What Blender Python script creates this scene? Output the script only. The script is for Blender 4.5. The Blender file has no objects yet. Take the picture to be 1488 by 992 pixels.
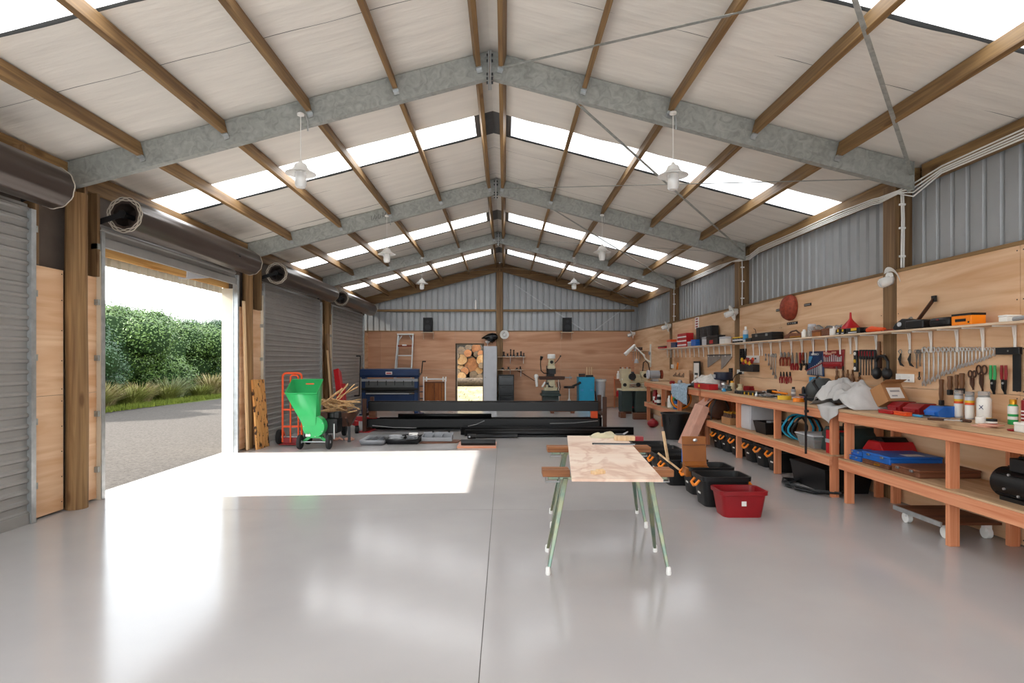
import bpy, math, random
from mathutils import Vector, Matrix
random.seed(7)
SC = bpy.context.scene
COL = SC.collection
PI = math.pi

# ------------------------------------------------------------------ camera
F, EYE, VX, VY = 850.0, 1.5, 733.0, 524.0          # focal length and vanishing point in pixels of 1488x992
cam_d = bpy.data.cameras.new('camera'); cam = bpy.data.objects.new('camera', cam_d); COL.objects.link(cam)
cam.location = (0, 0, EYE); cam.rotation_euler = (PI/2, 0, 0)
cam_d.sensor_width = 36; cam_d.lens = F/1488*36
cam_d.shift_x = (744-VX)/1488; cam_d.shift_y = (VY-496)/1488
cam_d.clip_start = .05; cam_d.clip_end = 400
SC.camera = cam
# ------------------------------------------------------------------ sky, sun, exposure
W = bpy.data.worlds.new('sky'); SC.world = W; W.use_nodes = True
wn = W.node_tree.nodes; wl = W.node_tree.links
bg = wn['Background']
sky = wn.new('ShaderNodeTexSky'); sky.sky_type = 'NISHITA'; sky.sun_disc = False
sky.sun_elevation = math.radians(31.6); sky.sun_rotation = math.radians(-94); sky.air_density = 1.2; sky.dust_density = 3.0
mixs = wn.new('ShaderNodeMixRGB'); mixs.inputs[0].default_value = .86
gain = wn.new('ShaderNodeMixRGB'); gain.blend_type = 'MULTIPLY'; gain.inputs[0].default_value = 1
gain.inputs[2].default_value = (.16, .16, .16, 1)
wl.new(sky.outputs[0], gain.inputs[1]); wl.new(gain.outputs[0], mixs.inputs[1])
mixs.inputs[2].default_value = (.93, .97, 1.0, 1)
wl.new(mixs.outputs[0], bg.inputs[0]); bg.inputs[1].default_value = 1.4
sun_d = bpy.data.lights.new('sun', 'SUN'); sun = bpy.data.objects.new('sun', sun_d); COL.objects.link(sun)
sun_d.energy = 5.5; sun_d.angle = math.radians(.6); sun_d.color = (1, .955, .88)
sun.rotation_euler = Vector((4.08, .28, -2.52)).to_track_quat('-Z', 'Y').to_euler()
sun.location = (-20, 0, 14)
SC.view_settings.view_transform = 'Standard'; SC.view_settings.look = 'None'
SC.view_settings.exposure = 1.66; SC.view_settings.gamma = 1; SC.view_settings.use_curve_mapping = False
cy = SC.cycles
cy.max_bounces = 10; cy.diffuse_bounces = 6; cy.glossy_bounces = 4; cy.transmission_bounces = 6; cy.transparent_max_bounces = 8
cy.sample_clamp_indirect = 8; cy.caustics_reflective = False; cy.caustics_refractive = False

# measuring helpers: where a sight line meets a plane of the shed
def fl(x, y, Z=0.0):
    Y = F*(EYE-Z)/(y-VY); return ((x-VX)*Y/F, Y)
def rw(x, y, X=4.19):
    Y = F*X/(x-VX); return (Y, EYE-(y-VY)*Y/F)
def bw(x, y, Y=18.86):
    return ((x-VX)*Y/F, EYE-(y-VY)*Y/F)

# ------------------------------------------------------------------ mesh builder
class B:
    def __init__(s): s.v = []; s.f = []; s.m = []
    def add(s, vs, fs, m=0):
        o = len(s.v); s.v += [tuple(p) for p in vs]
        for q in fs: s.f.append([i+o for i in q]); s.m.append(m)
        return s
    def box(s, x0, x1, y0, y1, z0, z1, m=0, T=None):
        p = [Vector((x, y, z)) for z in (z0, z1) for y in (y0, y1) for x in (x0, x1)]
        if T is not None: p = [T @ q for q in p]
        return s.add(p, [(0, 2, 3, 1), (4, 5, 7, 6), (0, 1, 5, 4), (2, 6, 7, 3), (0, 4, 6, 2), (1, 3, 7, 5)], m)
    def cbox(s, c, d, m=0, rx=0, ry=0, rz=0):
        T = Matrix.Translation(c) @ Matrix.Rotation(rz, 4, 'Z') @ Matrix.Rotation(ry, 4, 'Y') @ Matrix.Rotation(rx, 4, 'X')
        return s.box(-d[0]/2, d[0]/2, -d[1]/2, d[1]/2, -d[2]/2, d[2]/2, m, T)
    def frame(s, p0, p1, up=(0, 0, 1)):
        a = Vector(p0); b = Vector(p1); d = (b-a); L = d.length; d.normalize(); u = Vector(up)
        if abs(d.dot(u)) > .98: u = Vector((1, 0, 0))
        r = d.cross(u).normalized(); u = r.cross(d)
        return a, d, r, u, L
    def beam(s, p0, p1, w, h, up=(0, 0, 1), m=0):
        a, d, r, u, L = s.frame(p0, p1, up)
        p = [a+d*t+r*x+u*z for t in (0, L) for (x, z) in ((-w/2, -h/2), (w/2, -h/2), (w/2, h/2), (-w/2, h/2))]
        return s.add(p, [(0, 3, 2, 1), (4, 5, 6, 7), (0, 1, 5, 4), (1, 2, 6, 5), (2, 3, 7, 6), (3, 0, 4, 7)], m)
    def cyl(s, p0, p1, r0, r1=None, n=12, m=0, caps=True):
        r1 = r0 if r1 is None else r1
        a, d, r, u, L = s.frame(p0, p1); vs = []
        for t, R in ((0, r0), (L, r1)):
            for k in range(n):
                c = 2*PI*k/n; vs.append(a+d*t+(r*math.cos(c)+u*math.sin(c))*R)
        fs = [(k, (k+1) % n, n+(k+1) % n, n+k) for k in range(n)]
        if caps: fs += [tuple(range(n-1, -1, -1)), tuple(range(n, 2*n))]
        return s.add(vs, fs, m)
    def tube(s, pts, r, n=8, m=0, closed=False):
        P = [Vector(p) for p in pts]; N = len(P); vs = []; pu = None
        for i in range(N):
            d = (P[(i+1) % N]-P[i-1]) if closed else (P[min(i+1, N-1)]-P[max(i-1, 0)])
            d.normalize(); u = pu or (Vector((0, 0, 1)) if abs(d.z) < .9 else Vector((1, 0, 0)))
            rr = d.cross(u)
            if rr.length < 1e-4: rr = d.cross(Vector((0, 1, 0)))
            rr.normalize(); u = rr.cross(d).normalized(); pu = u
            R = r[i] if isinstance(r, (list, tuple)) else r
            for k in range(n):
                c = 2*PI*k/n; vs.append(P[i]+(rr*math.cos(c)+u*math.sin(c))*R)
        fs = []
        for i in range(N if closed else N-1):
            j = (i+1) % N
            for k in range(n): fs.append((i*n+k, i*n+(k+1) % n, j*n+(k+1) % n, j*n+k))
        if not closed: fs += [tuple(range(n-1, -1, -1)), tuple(range((N-1)*n, N*n))]
        return s.add(vs, fs, m)
    def lathe(s, prof, n=20, T=None, m=0, c=(0, 0, 0)):
        vs = []; c = Vector(c)
        for R, z in prof:
            for k in range(n):
                a = 2*PI*k/n; p = Vector((R*math.cos(a), R*math.sin(a), z)); vs.append((T @ p if T is not None else p)+c)
        fs = [(i*n+k, i*n+(k+1) % n, (i+1)*n+(k+1) % n, (i+1)*n+k) for i in range(len(prof)-1) for k in range(n)]
        if prof[0][0] > 1e-5: fs.append(tuple(range(n-1, -1, -1)))
        if prof[-1][0] > 1e-5: fs.append(tuple(range((len(prof)-1)*n, len(prof)*n)))
        return s.add(vs, fs, m)
    def prism(s, poly, a, b, plane='xz', m=0):
        def P(p, t):
            return {'xz': (p[0], t, p[1]), 'yz': (t, p[0], p[1]), 'xy': (p[0], p[1], t)}[plane]
        n = len(poly); vs = [P(p, a) for p in poly]+[P(p, b) for p in poly]
        fs = [tuple(range(n)), tuple(range(2*n-1, n-1, -1))]+[(k, n+k, n+(k+1) % n, (k+1) % n) for k in range(n)]
        return s.add(vs, fs, m)
    def ball(s, c, r, n=12, k=7, sc=(1, 1, 1), m=0):
        c = Vector(c); vs = []
        for i in range(k+1):
            t = PI*i/k
            for j in range(n):
                a = 2*PI*j/n
                vs.append((c.x+r*sc[0]*math.sin(t)*math.cos(a), c.y+r*sc[1]*math.sin(t)*math.sin(a), c.z-r*sc[2]*math.cos(t)))
        fs = [(i*n+j, i*n+(j+1) % n, (i+1)*n+(j+1) % n, (i+1)*n+j) for i in range(k) for j in range(n)]
        return s.add(vs, fs, m)
    def grid(s, fn, nu, nv, m=0):
        vs = [fn(i/nu, j/nv) for j in range(nv+1) for i in range(nu+1)]; w = nu+1
        return s.add(vs, [(j*w+i, j*w+i+1, (j+1)*w+i+1, (j+1)*w+i) for j in range(nv) for i in range(nu)], m)
    def loft(s, rings, m=0, cap0=True, cap1=True):
        n = len(rings[0]); vs = [p for r in rings for p in r]
        fs = [(i*n+k, i*n+(k+1) % n, (i+1)*n+(k+1) % n, (i+1)*n+k) for i in range(len(rings)-1) for k in range(n)]
        if cap0: fs.append(tuple(range(n-1, -1, -1)))
        if cap1: fs.append(tuple(range((len(rings)-1)*n, len(rings)*n)))
        return s.add(vs, fs, m)
    def build(s, name, mat, parent=None, loc=(0, 0, 0), rz=0, bevel=0, sharp=35, solid=0, fix=True):
        me = bpy.data.meshes.new(name); me.from_pydata(s.v, [], s.f)
        for x in (mat if isinstance(mat, (list, tuple)) else [mat]): me.materials.append(x)
        if any(s.m): me.polygons.foreach_set('material_index', s.m)
        me.polygons.foreach_set('use_smooth', [True]*len(s.f))
        if fix and len(s.f) < 4000:
            import bmesh
            bm = bmesh.new(); bm.from_mesh(me); bmesh.ops.recalc_face_normals(bm, faces=bm.faces); bm.to_mesh(me); bm.free()
        me.set_sharp_from_angle(angle=math.radians(sharp)); me.update()
        o = bpy.data.objects.new(name, me); COL.objects.link(o)
        o.location = loc; o.rotation_euler = (0, 0, rz)
        if parent is not None: o.parent = parent
        if solid:
            q = o.modifiers.new('thickness', 'SOLIDIFY'); q.thickness = solid; q.offset = 0
        if bevel:
            q = o.modifiers.new('bevel', 'BEVEL'); q.width = bevel; q.segments = 2; q.limit_method = 'ANGLE'; q.angle_limit = math.radians(40)
        return o

def tag(o, label, cat, group=None):
    o['label'] = label; o['category'] = cat
    if group: o['group'] = group
    return o
def thing(name, label, cat, loc=(0, 0, 0), rz=0, group=None):
    o = bpy.data.objects.new(name, None); COL.objects.link(o); o.empty_display_size = .05
    o.location = loc; o.rotation_euler = (0, 0, rz)
    return tag(o, label, cat, group)
def struct(o): o['kind'] = 'structure'; return o
def sgroup(name):
    o = bpy.data.objects.new(name, None); COL.objects.link(o); o['kind'] = 'structure'; return o
def copy_tree(o, loc=None, rz=None, label=None, parent=None):
    c = o.copy(); COL.objects.link(c)
    if parent is not None: c.parent = parent
    for ch in list(o.children): copy_tree(ch, parent=c)
    if loc is not None: c.location = loc
    if rz is not None: c.rotation_euler = (0, 0, rz)
    if label: c['label'] = label
    return c
ORD = ['first', 'second', 'third', 'fourth', 'fifth', 'sixth', 'seventh', 'eighth', 'ninth', 'tenth', 'eleventh', 'twelfth', 'thirteenth',
       'fourteenth', 'fifteenth', 'sixteenth', 'seventeenth', 'eighteenth', 'nineteenth', 'twentieth']
RW, LW, BK = -PI/2, PI/2, 0.0       # turns a front view onto the right, left or back wall

# ------------------------------------------------------------------ materials
def lin(h):
    h = h.lstrip('#'); r = []
    for i in (0, 2, 4):
        c = int(h[i:i+2], 16)/255; r.append(c/12.92 if c <= .04045 else ((c+.055)/1.055)**2.4)
    return tuple(r)
MC = {}
def mk(name, col, rough=.5, metal=0, var=.12, scale=6, bump=0, bscale=60, st=(1, 1, 1), col2=None, spec=.5, alpha=1, trans=0, coat=0, det=3, lo=.3, hi=.7, dist=0, emit=0, ior=1.45):
    if name in MC: return MC[name]
    m = bpy.data.materials.new(name); m.use_nodes = True; MC[name] = m
    nt = m.node_tree; N = nt.nodes; L = nt.links; p = N['Principled BSDF']
    a = lin(col); b = lin(col2) if col2 else None
    c1 = b or tuple(min(1, x*(1-var)) for x in a); c2 = a if b else tuple(min(1, x*(1+var)) for x in a)
    g = N.new('ShaderNodeNewGeometry'); mp = N.new('ShaderNodeMapping'); mp.inputs['Scale'].default_value = st
    L.new(g.outputs['Position'], mp.inputs[0])
    n = N.new('ShaderNodeTexNoise'); n.inputs['Scale'].default_value = scale; n.inputs['Detail'].default_value = det; n.inputs['Distortion'].default_value = dist
    L.new(mp.outputs[0], n.inputs['Vector'])
    r = N.new('ShaderNodeValToRGB'); r.color_ramp.elements[0].position = lo; r.color_ramp.elements[1].position = hi
    r.color_ramp.elements[0].color = (*c1, 1); r.color_ramp.elements[1].color = (*c2, 1)
    L.new(n.outputs['Fac'], r.inputs[0]); L.new(r.outputs[0], p.inputs['Base Color'])
    p.inputs['Roughness'].default_value = rough; p.inputs['Metallic'].default_value = metal
    p.inputs['Specular IOR Level'].default_value = spec; p.inputs['Alpha'].default_value = alpha
    p.inputs['Transmission Weight'].default_value = trans; p.inputs['Coat Weight'].default_value = coat; p.inputs['IOR'].default_value = ior
    if bump:
        n2 = N.new('ShaderNodeTexNoise'); n2.inputs['Scale'].default_value = bscale; n2.inputs['Detail'].default_value = 4
        L.new(mp.outputs[0], n2.inputs['Vector'])
        bp = N.new('ShaderNodeBump'); bp.inputs['Strength'].default_value = bump; bp.inputs['Distance'].default_value = .02
        L.new(n2.outputs['Fac'], bp.inputs['Height']); L.new(bp.outputs[0], p.inputs['Normal'])
    return m
def wood(name, dark, light, axis='Y', fine=16, along=.7, rough=.6, knots=True, kcol='#4a2c14', piece=.18, kscale=2.2):
    """timber: grain drawn out along one axis, a few knots, a shade of its own for every piece"""
    if name in MC: return MC[name]
    m = bpy.data.materials.new(name); m.use_nodes = True; MC[name] = m
    nt = m.node_tree; N = nt.nodes; L = nt.links; p = N['Principled BSDF']
    sc = [fine]*3; sc['XYZ'.index(axis)] = along
    g = N.new('ShaderNodeNewGeometry'); oi = N.new('ShaderNodeObjectInfo')
    mp = N.new('ShaderNodeMapping'); mp.inputs['Scale'].default_value = sc; L.new(g.outputs['Position'], mp.inputs[0])
    n = N.new('ShaderNodeTexNoise'); n.inputs['Scale'].default_value = 1; n.inputs['Detail'].default_value = 5; n.inputs['Distortion'].default_value = 1.3
    L.new(mp.outputs[0], n.inputs['Vector'])
    r = N.new('ShaderNodeValToRGB'); r.color_ramp.elements[0].position = .3; r.color_ramp.elements[1].position = .68
    r.color_ramp.elements[0].color = (*lin(dark), 1); r.color_ramp.elements[1].color = (*lin(light), 1)
    L.new(n.outputs['Fac'], r.inputs[0]); last = r.outputs[0]
    if knots:
        sk = [kscale*2.2]*3; sk['XYZ'.index(axis)] = kscale*.7
        mk2 = N.new('ShaderNodeMapping'); mk2.inputs['Scale'].default_value = sk; L.new(g.outputs['Position'], mk2.inputs[0])
        v = N.new('ShaderNodeTexVoronoi'); v.inputs['Scale'].default_value = 1; L.new(mk2.outputs[0], v.inputs['Vector'])
        kr = N.new('ShaderNodeValToRGB'); kr.color_ramp.elements[0].position = .07; kr.color_ramp.elements[1].position = .15
        kr.color_ramp.elements[0].color = (1, 1, 1, 1); kr.color_ramp.elements[1].color = (0, 0, 0, 1); L.new(v.outputs['Distance'], kr.inputs[0])
        mx = N.new('ShaderNodeMixRGB'); mx.inputs[2].default_value = (*lin(kcol), 1); L.new(last, mx.inputs[1])
        mm = N.new('ShaderNodeMath'); mm.operation = 'MULTIPLY'; mm.inputs[1].default_value = .6; L.new(kr.outputs[0], mm.inputs[0]); L.new(mm.outputs[0], mx.inputs[0]); last = mx.outputs[0]
    if piece:
        mr = N.new('ShaderNodeMapRange'); mr.inputs['To Min'].default_value = 1-piece; mr.inputs['To Max'].default_value = 1+piece; L.new(oi.outputs['Random'], mr.inputs[0])
        hs = N.new('ShaderNodeHueSaturation'); L.new(mr.outputs[0], hs.inputs['Value']); L.new(last, hs.inputs['Color']); last = hs.outputs[0]
    L.new(last, p.inputs['Base Color']); p.inputs['Roughness'].default_value = rough; p.inputs['Specular IOR Level'].default_value = .35
    bp = N.new('ShaderNodeBump'); bp.inputs['Strength'].default_value = .12; bp.inputs['Distance'].default_value = .01
    L.new(n.outputs['Fac'], bp.inputs['Height']); L.new(bp.outputs[0], p.inputs['Normal'])
    return m
M = dict(
    ply=wood('plywood', '#c9996f', '#e6c5a2', 'Y', fine=5.5, along=.5, kscale=.55, piece=.05, rough=.55, kcol='#9a6540'),
    plyb=wood('plywood_back', '#b88766', '#d0a384', 'X', fine=5.5, along=.5, kscale=.55, piece=.05, rough=.55, kcol='#9a6540'),
    tim_y=wood('treated_timber_along', '#6b5033', '#98794f', 'Y'), tim_x=wood('treated_timber_across', '#6a4f33', '#98784f', 'X'),
    tim_z=wood('treated_timber_upright', '#644a30', '#917350', 'Z'),
    pole=wood('treated_pole', '#664a30', '#94754e', 'Z', fine=22, rough=.75),
    fir_y=wood('fir_along', '#c9764f', '#e3a07a', 'Y', fine=26, kcol='#8f4527', piece=.06), fir_z=wood('fir_upright', '#c9754c', '#e09c74', 'Z', fine=30, kcol='#8f4527', piece=.08),
    fir_x=wood('fir_across', '#c9764f', '#e3a07a', 'X', fine=26, piece=.06),
    bench=wood('bench_top', '#b08a66', '#cdae8a', 'Y', fine=14, piece=.04), pale=wood('pale_timber', '#c9a478', '#e6cba4', 'Z', fine=20),
    brown=wood('brown_timber', '#5a3420', '#81523a', 'X', fine=18), stick=wood('kindling', '#b98e60', '#dcbb8c', 'Z', fine=30, piece=.2, knots=False),
    shelfw=wood('shelf_board', '#cbb094', '#e0cbb2', 'Y', fine=14, knots=False, piece=.04),
    galv=mk('galvanised_steel', '#aeb1ad', .45, .25, var=.2, scale=11, col2='#90948f', det=7, dist=1.5, lo=.3, hi=.68, bump=.05, bscale=14),
    galvb=mk('bright_galvanised', '#b7bbbc', .35, .7, var=.15, scale=12),
    clad=mk('cladding_steel', '#a3a6a8', .4, .35, var=.06, scale=3), clad_out=mk('cladding_cream', '#cfc8b4', .5, 0, var=.05),
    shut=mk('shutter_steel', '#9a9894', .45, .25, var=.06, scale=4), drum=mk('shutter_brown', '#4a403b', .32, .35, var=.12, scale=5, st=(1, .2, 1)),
    lining=mk('roof_underlay', '#e6e2da', .75, 0, var=.05, scale=2.5, bump=.35, bscale=5, st=(.5, 3, .5), spec=.2),
    roofdark=mk('roof_sheet', '#5a5b5c', .5, .3), black=mk('black_plastic', '#0b0b0d', .45, 0, var=.2), blackg=mk('black_gloss', '#0c0d10', .18, 0, var=.2),
    rubber=mk('black_rubber', '#1b1b1c', .75, 0, var=.2, bump=.1), dsteel=mk('dark_steel', '#2b2c2e', .38, .4, var=.25, scale=5), bsteel=mk('painted_black_steel', '#08080a', .4, .0, var=.35, scale=3),
    steel=mk('plain_steel', '#a9abad', .28, .9, var=.12), chrome=mk('chrome', '#dcdee0', .3, .85, var=.06), alu=mk('aluminium', '#c9cccd', .35, .6, var=.06),
    white=mk('white_paint', '#e9e8e4', .4, 0, var=.03), whitep=mk('white_plastic', '#efefec', .35, 0, var=.03), cream=mk('cream_paint', '#cfc6a6', .4, 0, var=.08), grey=mk('grey_paint', '#9b9ea3', .4, 0, var=.06),
    lgrey=mk('pale_grey_paint', '#c3c5ca', .45, 0, var=.04), dgreen=mk('dark_green_paint', '#33413f', .4, 0, var=.12), red=mk('red_paint', '#b31b22', .38, 0, var=.12), redp=mk('red_plastic', '#8c0f19', .4, 0, var=.1),
    orange=mk('orange_paint', '#e2521f', .4, 0, var=.1), orangep=mk('orange_plastic', '#f58a17', .4, 0, var=.06), yellow=mk('yellow_plastic', '#dfb52a', .45, 0, var=.08),
    green=mk('green_paint', '#2da35a', .3, 0, var=.05), blue=mk('blue_paint', '#12305a', .4, .1, var=.12), bluep=mk('blue_plastic', '#1d62b8', .4, 0, var=.08), lblue=mk('light_blue_plastic', '#3f9bd0', .45, 0, var=.08), teal=mk('turquoise_paint', '#1c9cc4', .45, 0, var=.05),
    tan=mk('tan_leather', '#9a5c28', .45, 0, var=.12), card=mk('cardboard', '#a5764c', .7, 0, var=.08), cloth=mk('grey_cloth', '#bdbbba', .9, 0, var=.06, bump=.1, bscale=30), wcloth=mk('white_cloth', '#dedad5', .9, 0, var=.1, scale=14),
    denim=mk('denim', '#9db4c6', .9, 0, var=.25, scale=30), paper=mk('paper', '#e6e4e0', .7, 0, var=.04), rust=mk('rusty_red', '#8c3b26', .6, .2, var=.3, scale=22, bump=.3, bscale=50),
    brownm=mk('brown_metal', '#4b2f22', .5, .2, var=.2), gold=mk('gold', '#c08a2a', .3, .8), plasticc=mk('clear_plastic', '#e8ebee', .15, 0, var=.02, trans=.75), handle=mk('tool_wood', '#6b4527', .5, 0, var=.25, scale=20, st=(1, 1, .2)),
    zinc=mk('yellow_zinc', '#8f9276', .3, .6, col2='#6f8478', scale=7, lo=.4, hi=.6), pink=mk('pink_board', '#d2a08c', .6, 0, var=.12),
)
def mix_glass():
    m = bpy.data.materials.new('lamp_glass'); m.use_nodes = True; N = m.node_tree.nodes; L = m.node_tree.links
    p = N['Principled BSDF']; p.inputs['Base Color'].default_value = (.9, .92, .94, 1); p.inputs['Roughness'].default_value = .08
    tr = N.new('ShaderNodeBsdfTransparent'); mx = N.new('ShaderNodeMixShader'); mx.inputs[0].default_value = .3
    L.new(tr.outputs[0], mx.inputs[1]); L.new(p.outputs[0], mx.inputs[2]); L.new(mx.outputs[0], N['Material Output'].inputs[0])
    return m
M['glass'] = mix_glass()
def skylight_mat():
    m = bpy.data.materials.new('skylight_polycarbonate'); m.use_nodes = True; N = m.node_tree.nodes; L = m.node_tree.links
    for n in list(N): N.remove(n)
    out = N.new('ShaderNodeOutputMaterial'); t = N.new('ShaderNodeBsdfTranslucent'); t.inputs[0].default_value = (.93, .95, .98, 1)
    d = N.new('ShaderNodeBsdfDiffuse'); d.inputs[0].default_value = (.8, .82, .85, 1); mx = N.new('ShaderNodeMixShader'); mx.inputs[0].default_value = .2
    L.new(t.outputs[0], mx.inputs[1]); L.new(d.outputs[0], mx.inputs[2]); L.new(mx.outputs[0], out.inputs[0]); return m
M['sky'] = skylight_mat()
M['floor'] = mk('epoxy_floor', '#b9b6b5', .16, 0, col2='#b2afaf', scale=1.3, det=6, spec=.5, bump=.012, bscale=9)
M['gravel'] = mk('gravel', '#56524e', .95, 0, col2='#403c39', scale=26, det=8, bump=.5, bscale=60, spec=.1)
M['earth'] = mk('earth', '#9a8e74', .95, 0, col2='#6f664f', scale=3, det=8, bump=.3, bscale=20, spec=.1)
# ------------------------------------------------------------------ shed measures
XR, XL, XC = 4.19, -4.40, -.15            # right lining, left lining, ridge line
YB, YF = 18.88, -2.4                      # back wall lining, front wall
APEX, SLOPE = 4.68, .2617
PORT = (1.8, 6.0, 10.2, 14.4)
CA, SA = math.cos(math.atan(SLOPE)), math.sin(math.atan(SLOPE))
def roofz(x): return APEX-SLOPE*abs(x-XC)

# ---- floor: slabs with recessed joints
floor = struct(B().box(-4.62, 4.42, YF-.1, 19.0, -.2, -.012).build('floor', mk('joint', '#77726f', .8)))
ys = [YF-.1, 1.7, 5.9, 10.1, 14.3, 19.0]
for i in range(5):
    for x0, x1 in ((-4.62, -.122), (-.118, 4.42)):
        B().box(x0, x1, ys[i]+.002, ys[i+1]-.002, -.15, 0).build('concrete_slab', M['floor'], floor)
# ---- outside ground
struct(B().box(-60, -4.63, -40, 70, -.3, -.02).build('driveway', M['gravel']))
struct(B().prism([(19.01, -.3), (70, -.3), (70, .6), (24, .6), (22.4, .5), (19.6, -.0), (19.01, -.02)], -4.63, 40, 'yz').build('yard', M['earth']))

# ---- ceiling: underlay sheets, roofing above, skylights, purlins
ceil = sgroup('ceiling')
def slope_pts(side, s0, s1, y0, y1, dz=0.0):
    """four corners of a strip on one slope, from the ridge (s0) to the eave (s1)"""
    r = []
    for s, y in ((s0, y0), (s1, y0), (s1, y1), (s0, y1)):
        x = XC+side*s; r.append((x, y, APEX-SLOPE*s+dz))
    return r
SKY = [(-.8, -.05), (3.4, 4.15), (7.48, 8.2), (12.36, 13.16), (16.4, 17.2)]
SEAM = [YF-.1, -.8, -.05, 1.2, 2.3, 3.4, 4.15, 4.9, 6.15, 7.48, 8.2, 8.74, 9.95, 11.2, 12.36, 13.16, 13.75, 15.0, 16.4, 17.2, 18.0, 19.0]
for side in (-1, 1):
    S1 = 4.48 if side < 0 else 4.56
    for y0, y1 in zip(SEAM[:-1], SEAM[1:]):
        lit = any(abs(y0-a) < .01 for a, b in SKY)
        if lit:
            n = 10; b = B()
            def fn(u, v, side=side, y0=y0, y1=y1, n=n):
                s = .24+v*(S1-.2); return (XC+side*s, y0+u*(y1-y0), APEX-SLOPE*s+.03+.009*math.cos(u*n*2*PI))
            b.grid(fn, n*4, 1).build('skylight_panel', M['sky'], ceil, sharp=80)
            B().loft([[Vector(p) for p in slope_pts(side, -.004, .24, y0, y1, .02)], [Vector(p) for p in slope_pts(side, -.004, .24, y0, y1, .05)]]).build('ridge_flashing', M['roofdark'], ceil)
        else:
            sag = random.uniform(.004, .016); b = B(); pur = (.15, 1.02, 1.88, 2.73, 3.6, 4.45)
            def fn(u, v, side=side, y0=y0, y1=y1, sag=sag):
                s = v*S1; k = s/.87; e = (k-math.floor(k)); 
                return (XC+side*s, y0+.004+u*(y1-y0-.008), APEX-SLOPE*s+.012-sag*math.sin(PI*e)**2*(.4+1.2*abs(u-.5)))
            b.grid(fn, 6, 30).build('underlay_sheet', M['lining'], ceil, sharp=80)
            B().loft([[Vector(p) for p in slope_pts(side, 0, S1+.05, y0, y1, .04)], [Vector(p) for p in slope_pts(side, 0, S1+.05, y0, y1, .07)]]).build('roof_sheet', M['roofdark'], ceil)
# purlins hang between the frames, bay by bay; the same timber mesh per line
def purlin(x, y0, y1, end):
    z = roofz(x)-.004; T = Matrix.Translation((x, 0, z)) @ Matrix.Rotation(-math.atan(SLOPE)*(1 if x > XC else -1)*-1, 4, 'Y')
    o = B().box(-.024, .024, y0, y1, -.152, 0, 0, T).build('purlin', M['tim_y'], ceil, bevel=.004)
    if end:
        B().box(-.03, .03, y1-.05, y1+.002, -.165, -.153, 0, T).box(-.026, .026, y1-.006, y1+.002, -.2, -.16, 0, T).build('cleat', M['galvb'], o)
    return o
bays = [(YF, 1.79), (1.88, 5.99), (6.08, 10.19), (10.28, 14.39), (14.48, 18.8)]
for bi, (a, b_) in enumerate(bays):
    for s in (.15, 1.0, 1.88, 2.74, 3.6):
        for side in (-1, 1): purlin(XC+side*s, a, b_, bi in (1, 2, 3))
    for x, nm in ((4.3, 'eave_beam'), (-4.5, 'eave_beam')):
        B().box(x-.03, x+.03, a, b_, 3.32, roofz(x)-.01).build(nm, M['tim_y'], ceil, bevel=.004)
# roof bracing straps on the right slope, just under the lining
def strap(s0, y0, s1, y1, side=1):
    p = [Vector((XC+side*s, y, APEX-SLOPE*s-.16)) for s, y in ((s0, y0), (s1, y1))]
    B().beam(p[0], p[1], .035, .004).build('brace_strap', M['galv'], ceil)
for a, b_ in bays[1:]:
    strap(.75, a+.02, 4.3, b_-.03); strap(.12, b_-.03, 4.2, a+.1)
strap(.4, bays[4][1]-.1, 4.0, bays[4][0]+.2, -1)

# ---- portal frames: cold-formed channels, back of the channel to the camera
def portal(y, label):
    t = thing('portal_frame', label, 'steel frame', (0, y, 0))
    for side, xe in ((-1, -4.47), (1, 4.2)):
        s1 = abs(xe-XC); b = B()
        def band(y0, y1, t0, t1):
            p = []
            for s in (.012, s1):
                x = XC+side*s; zt = APEX-SLOPE*s
                p.append([Vector((x, yy, zt+tt)) for yy, tt in ((y0, t0), (y1, t0), (y1, t1), (y0, t1))])
            b.loft(p)
        band(0, .004, -.272, -.002); band(.004, .08, -.272, -.267); band(.004, .08, -.007, -.002); band(.076, .08, -.267, -.245)
        r = b.build('rafter', M['galv'], t)
        e = B()
        x = XC+side*s1; z = APEX-SLOPE*s1
        e.box(min(x, x-side*.01), max(x, x-side*.01), -.01, .09, z-.29, z).build('end_plate', M['galv'], r)
        a = B(); a.box(XC+side*.004, XC+side*.016, -.055, .1, APEX-.36, APEX-.02)
        a.build('apex_plate', M['galvb'], r)
        for zz in (.06, .12, .255, .3, .345):
            q = B(); q.cyl((XC+side*.016, -.03, APEX-zz), (XC+side*.034, -.03, APEX-zz), .013, n=6); q.build('bolt', M['dsteel'], r)
    return t
portal(6.0, 'nearest galvanised steel portal frame spanning the whole shed')
p2 = portal(10.2, 'second galvanised portal frame with pen marks on its left rafter')
portal(14.4, 'furthest galvanised portal frame, before the timber gable')
ob = [c for c in p2.children][0]
q = B()
for k, (dx, dz) in enumerate(((0, 0), (.06, .01), (.12, .0), (.2, .015), (.25, 0))):
    x = -2.32+dx; z = roofz(x)-.14+dz
    q.tube([(x, -.003, z+.05), (x+.005, -.003, z-.03), (x+.03, -.003, z-.02), (x+.035, -.003, z+.02)], .003, 4)
q.build('pen_marks', M['black'], ob)

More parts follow.
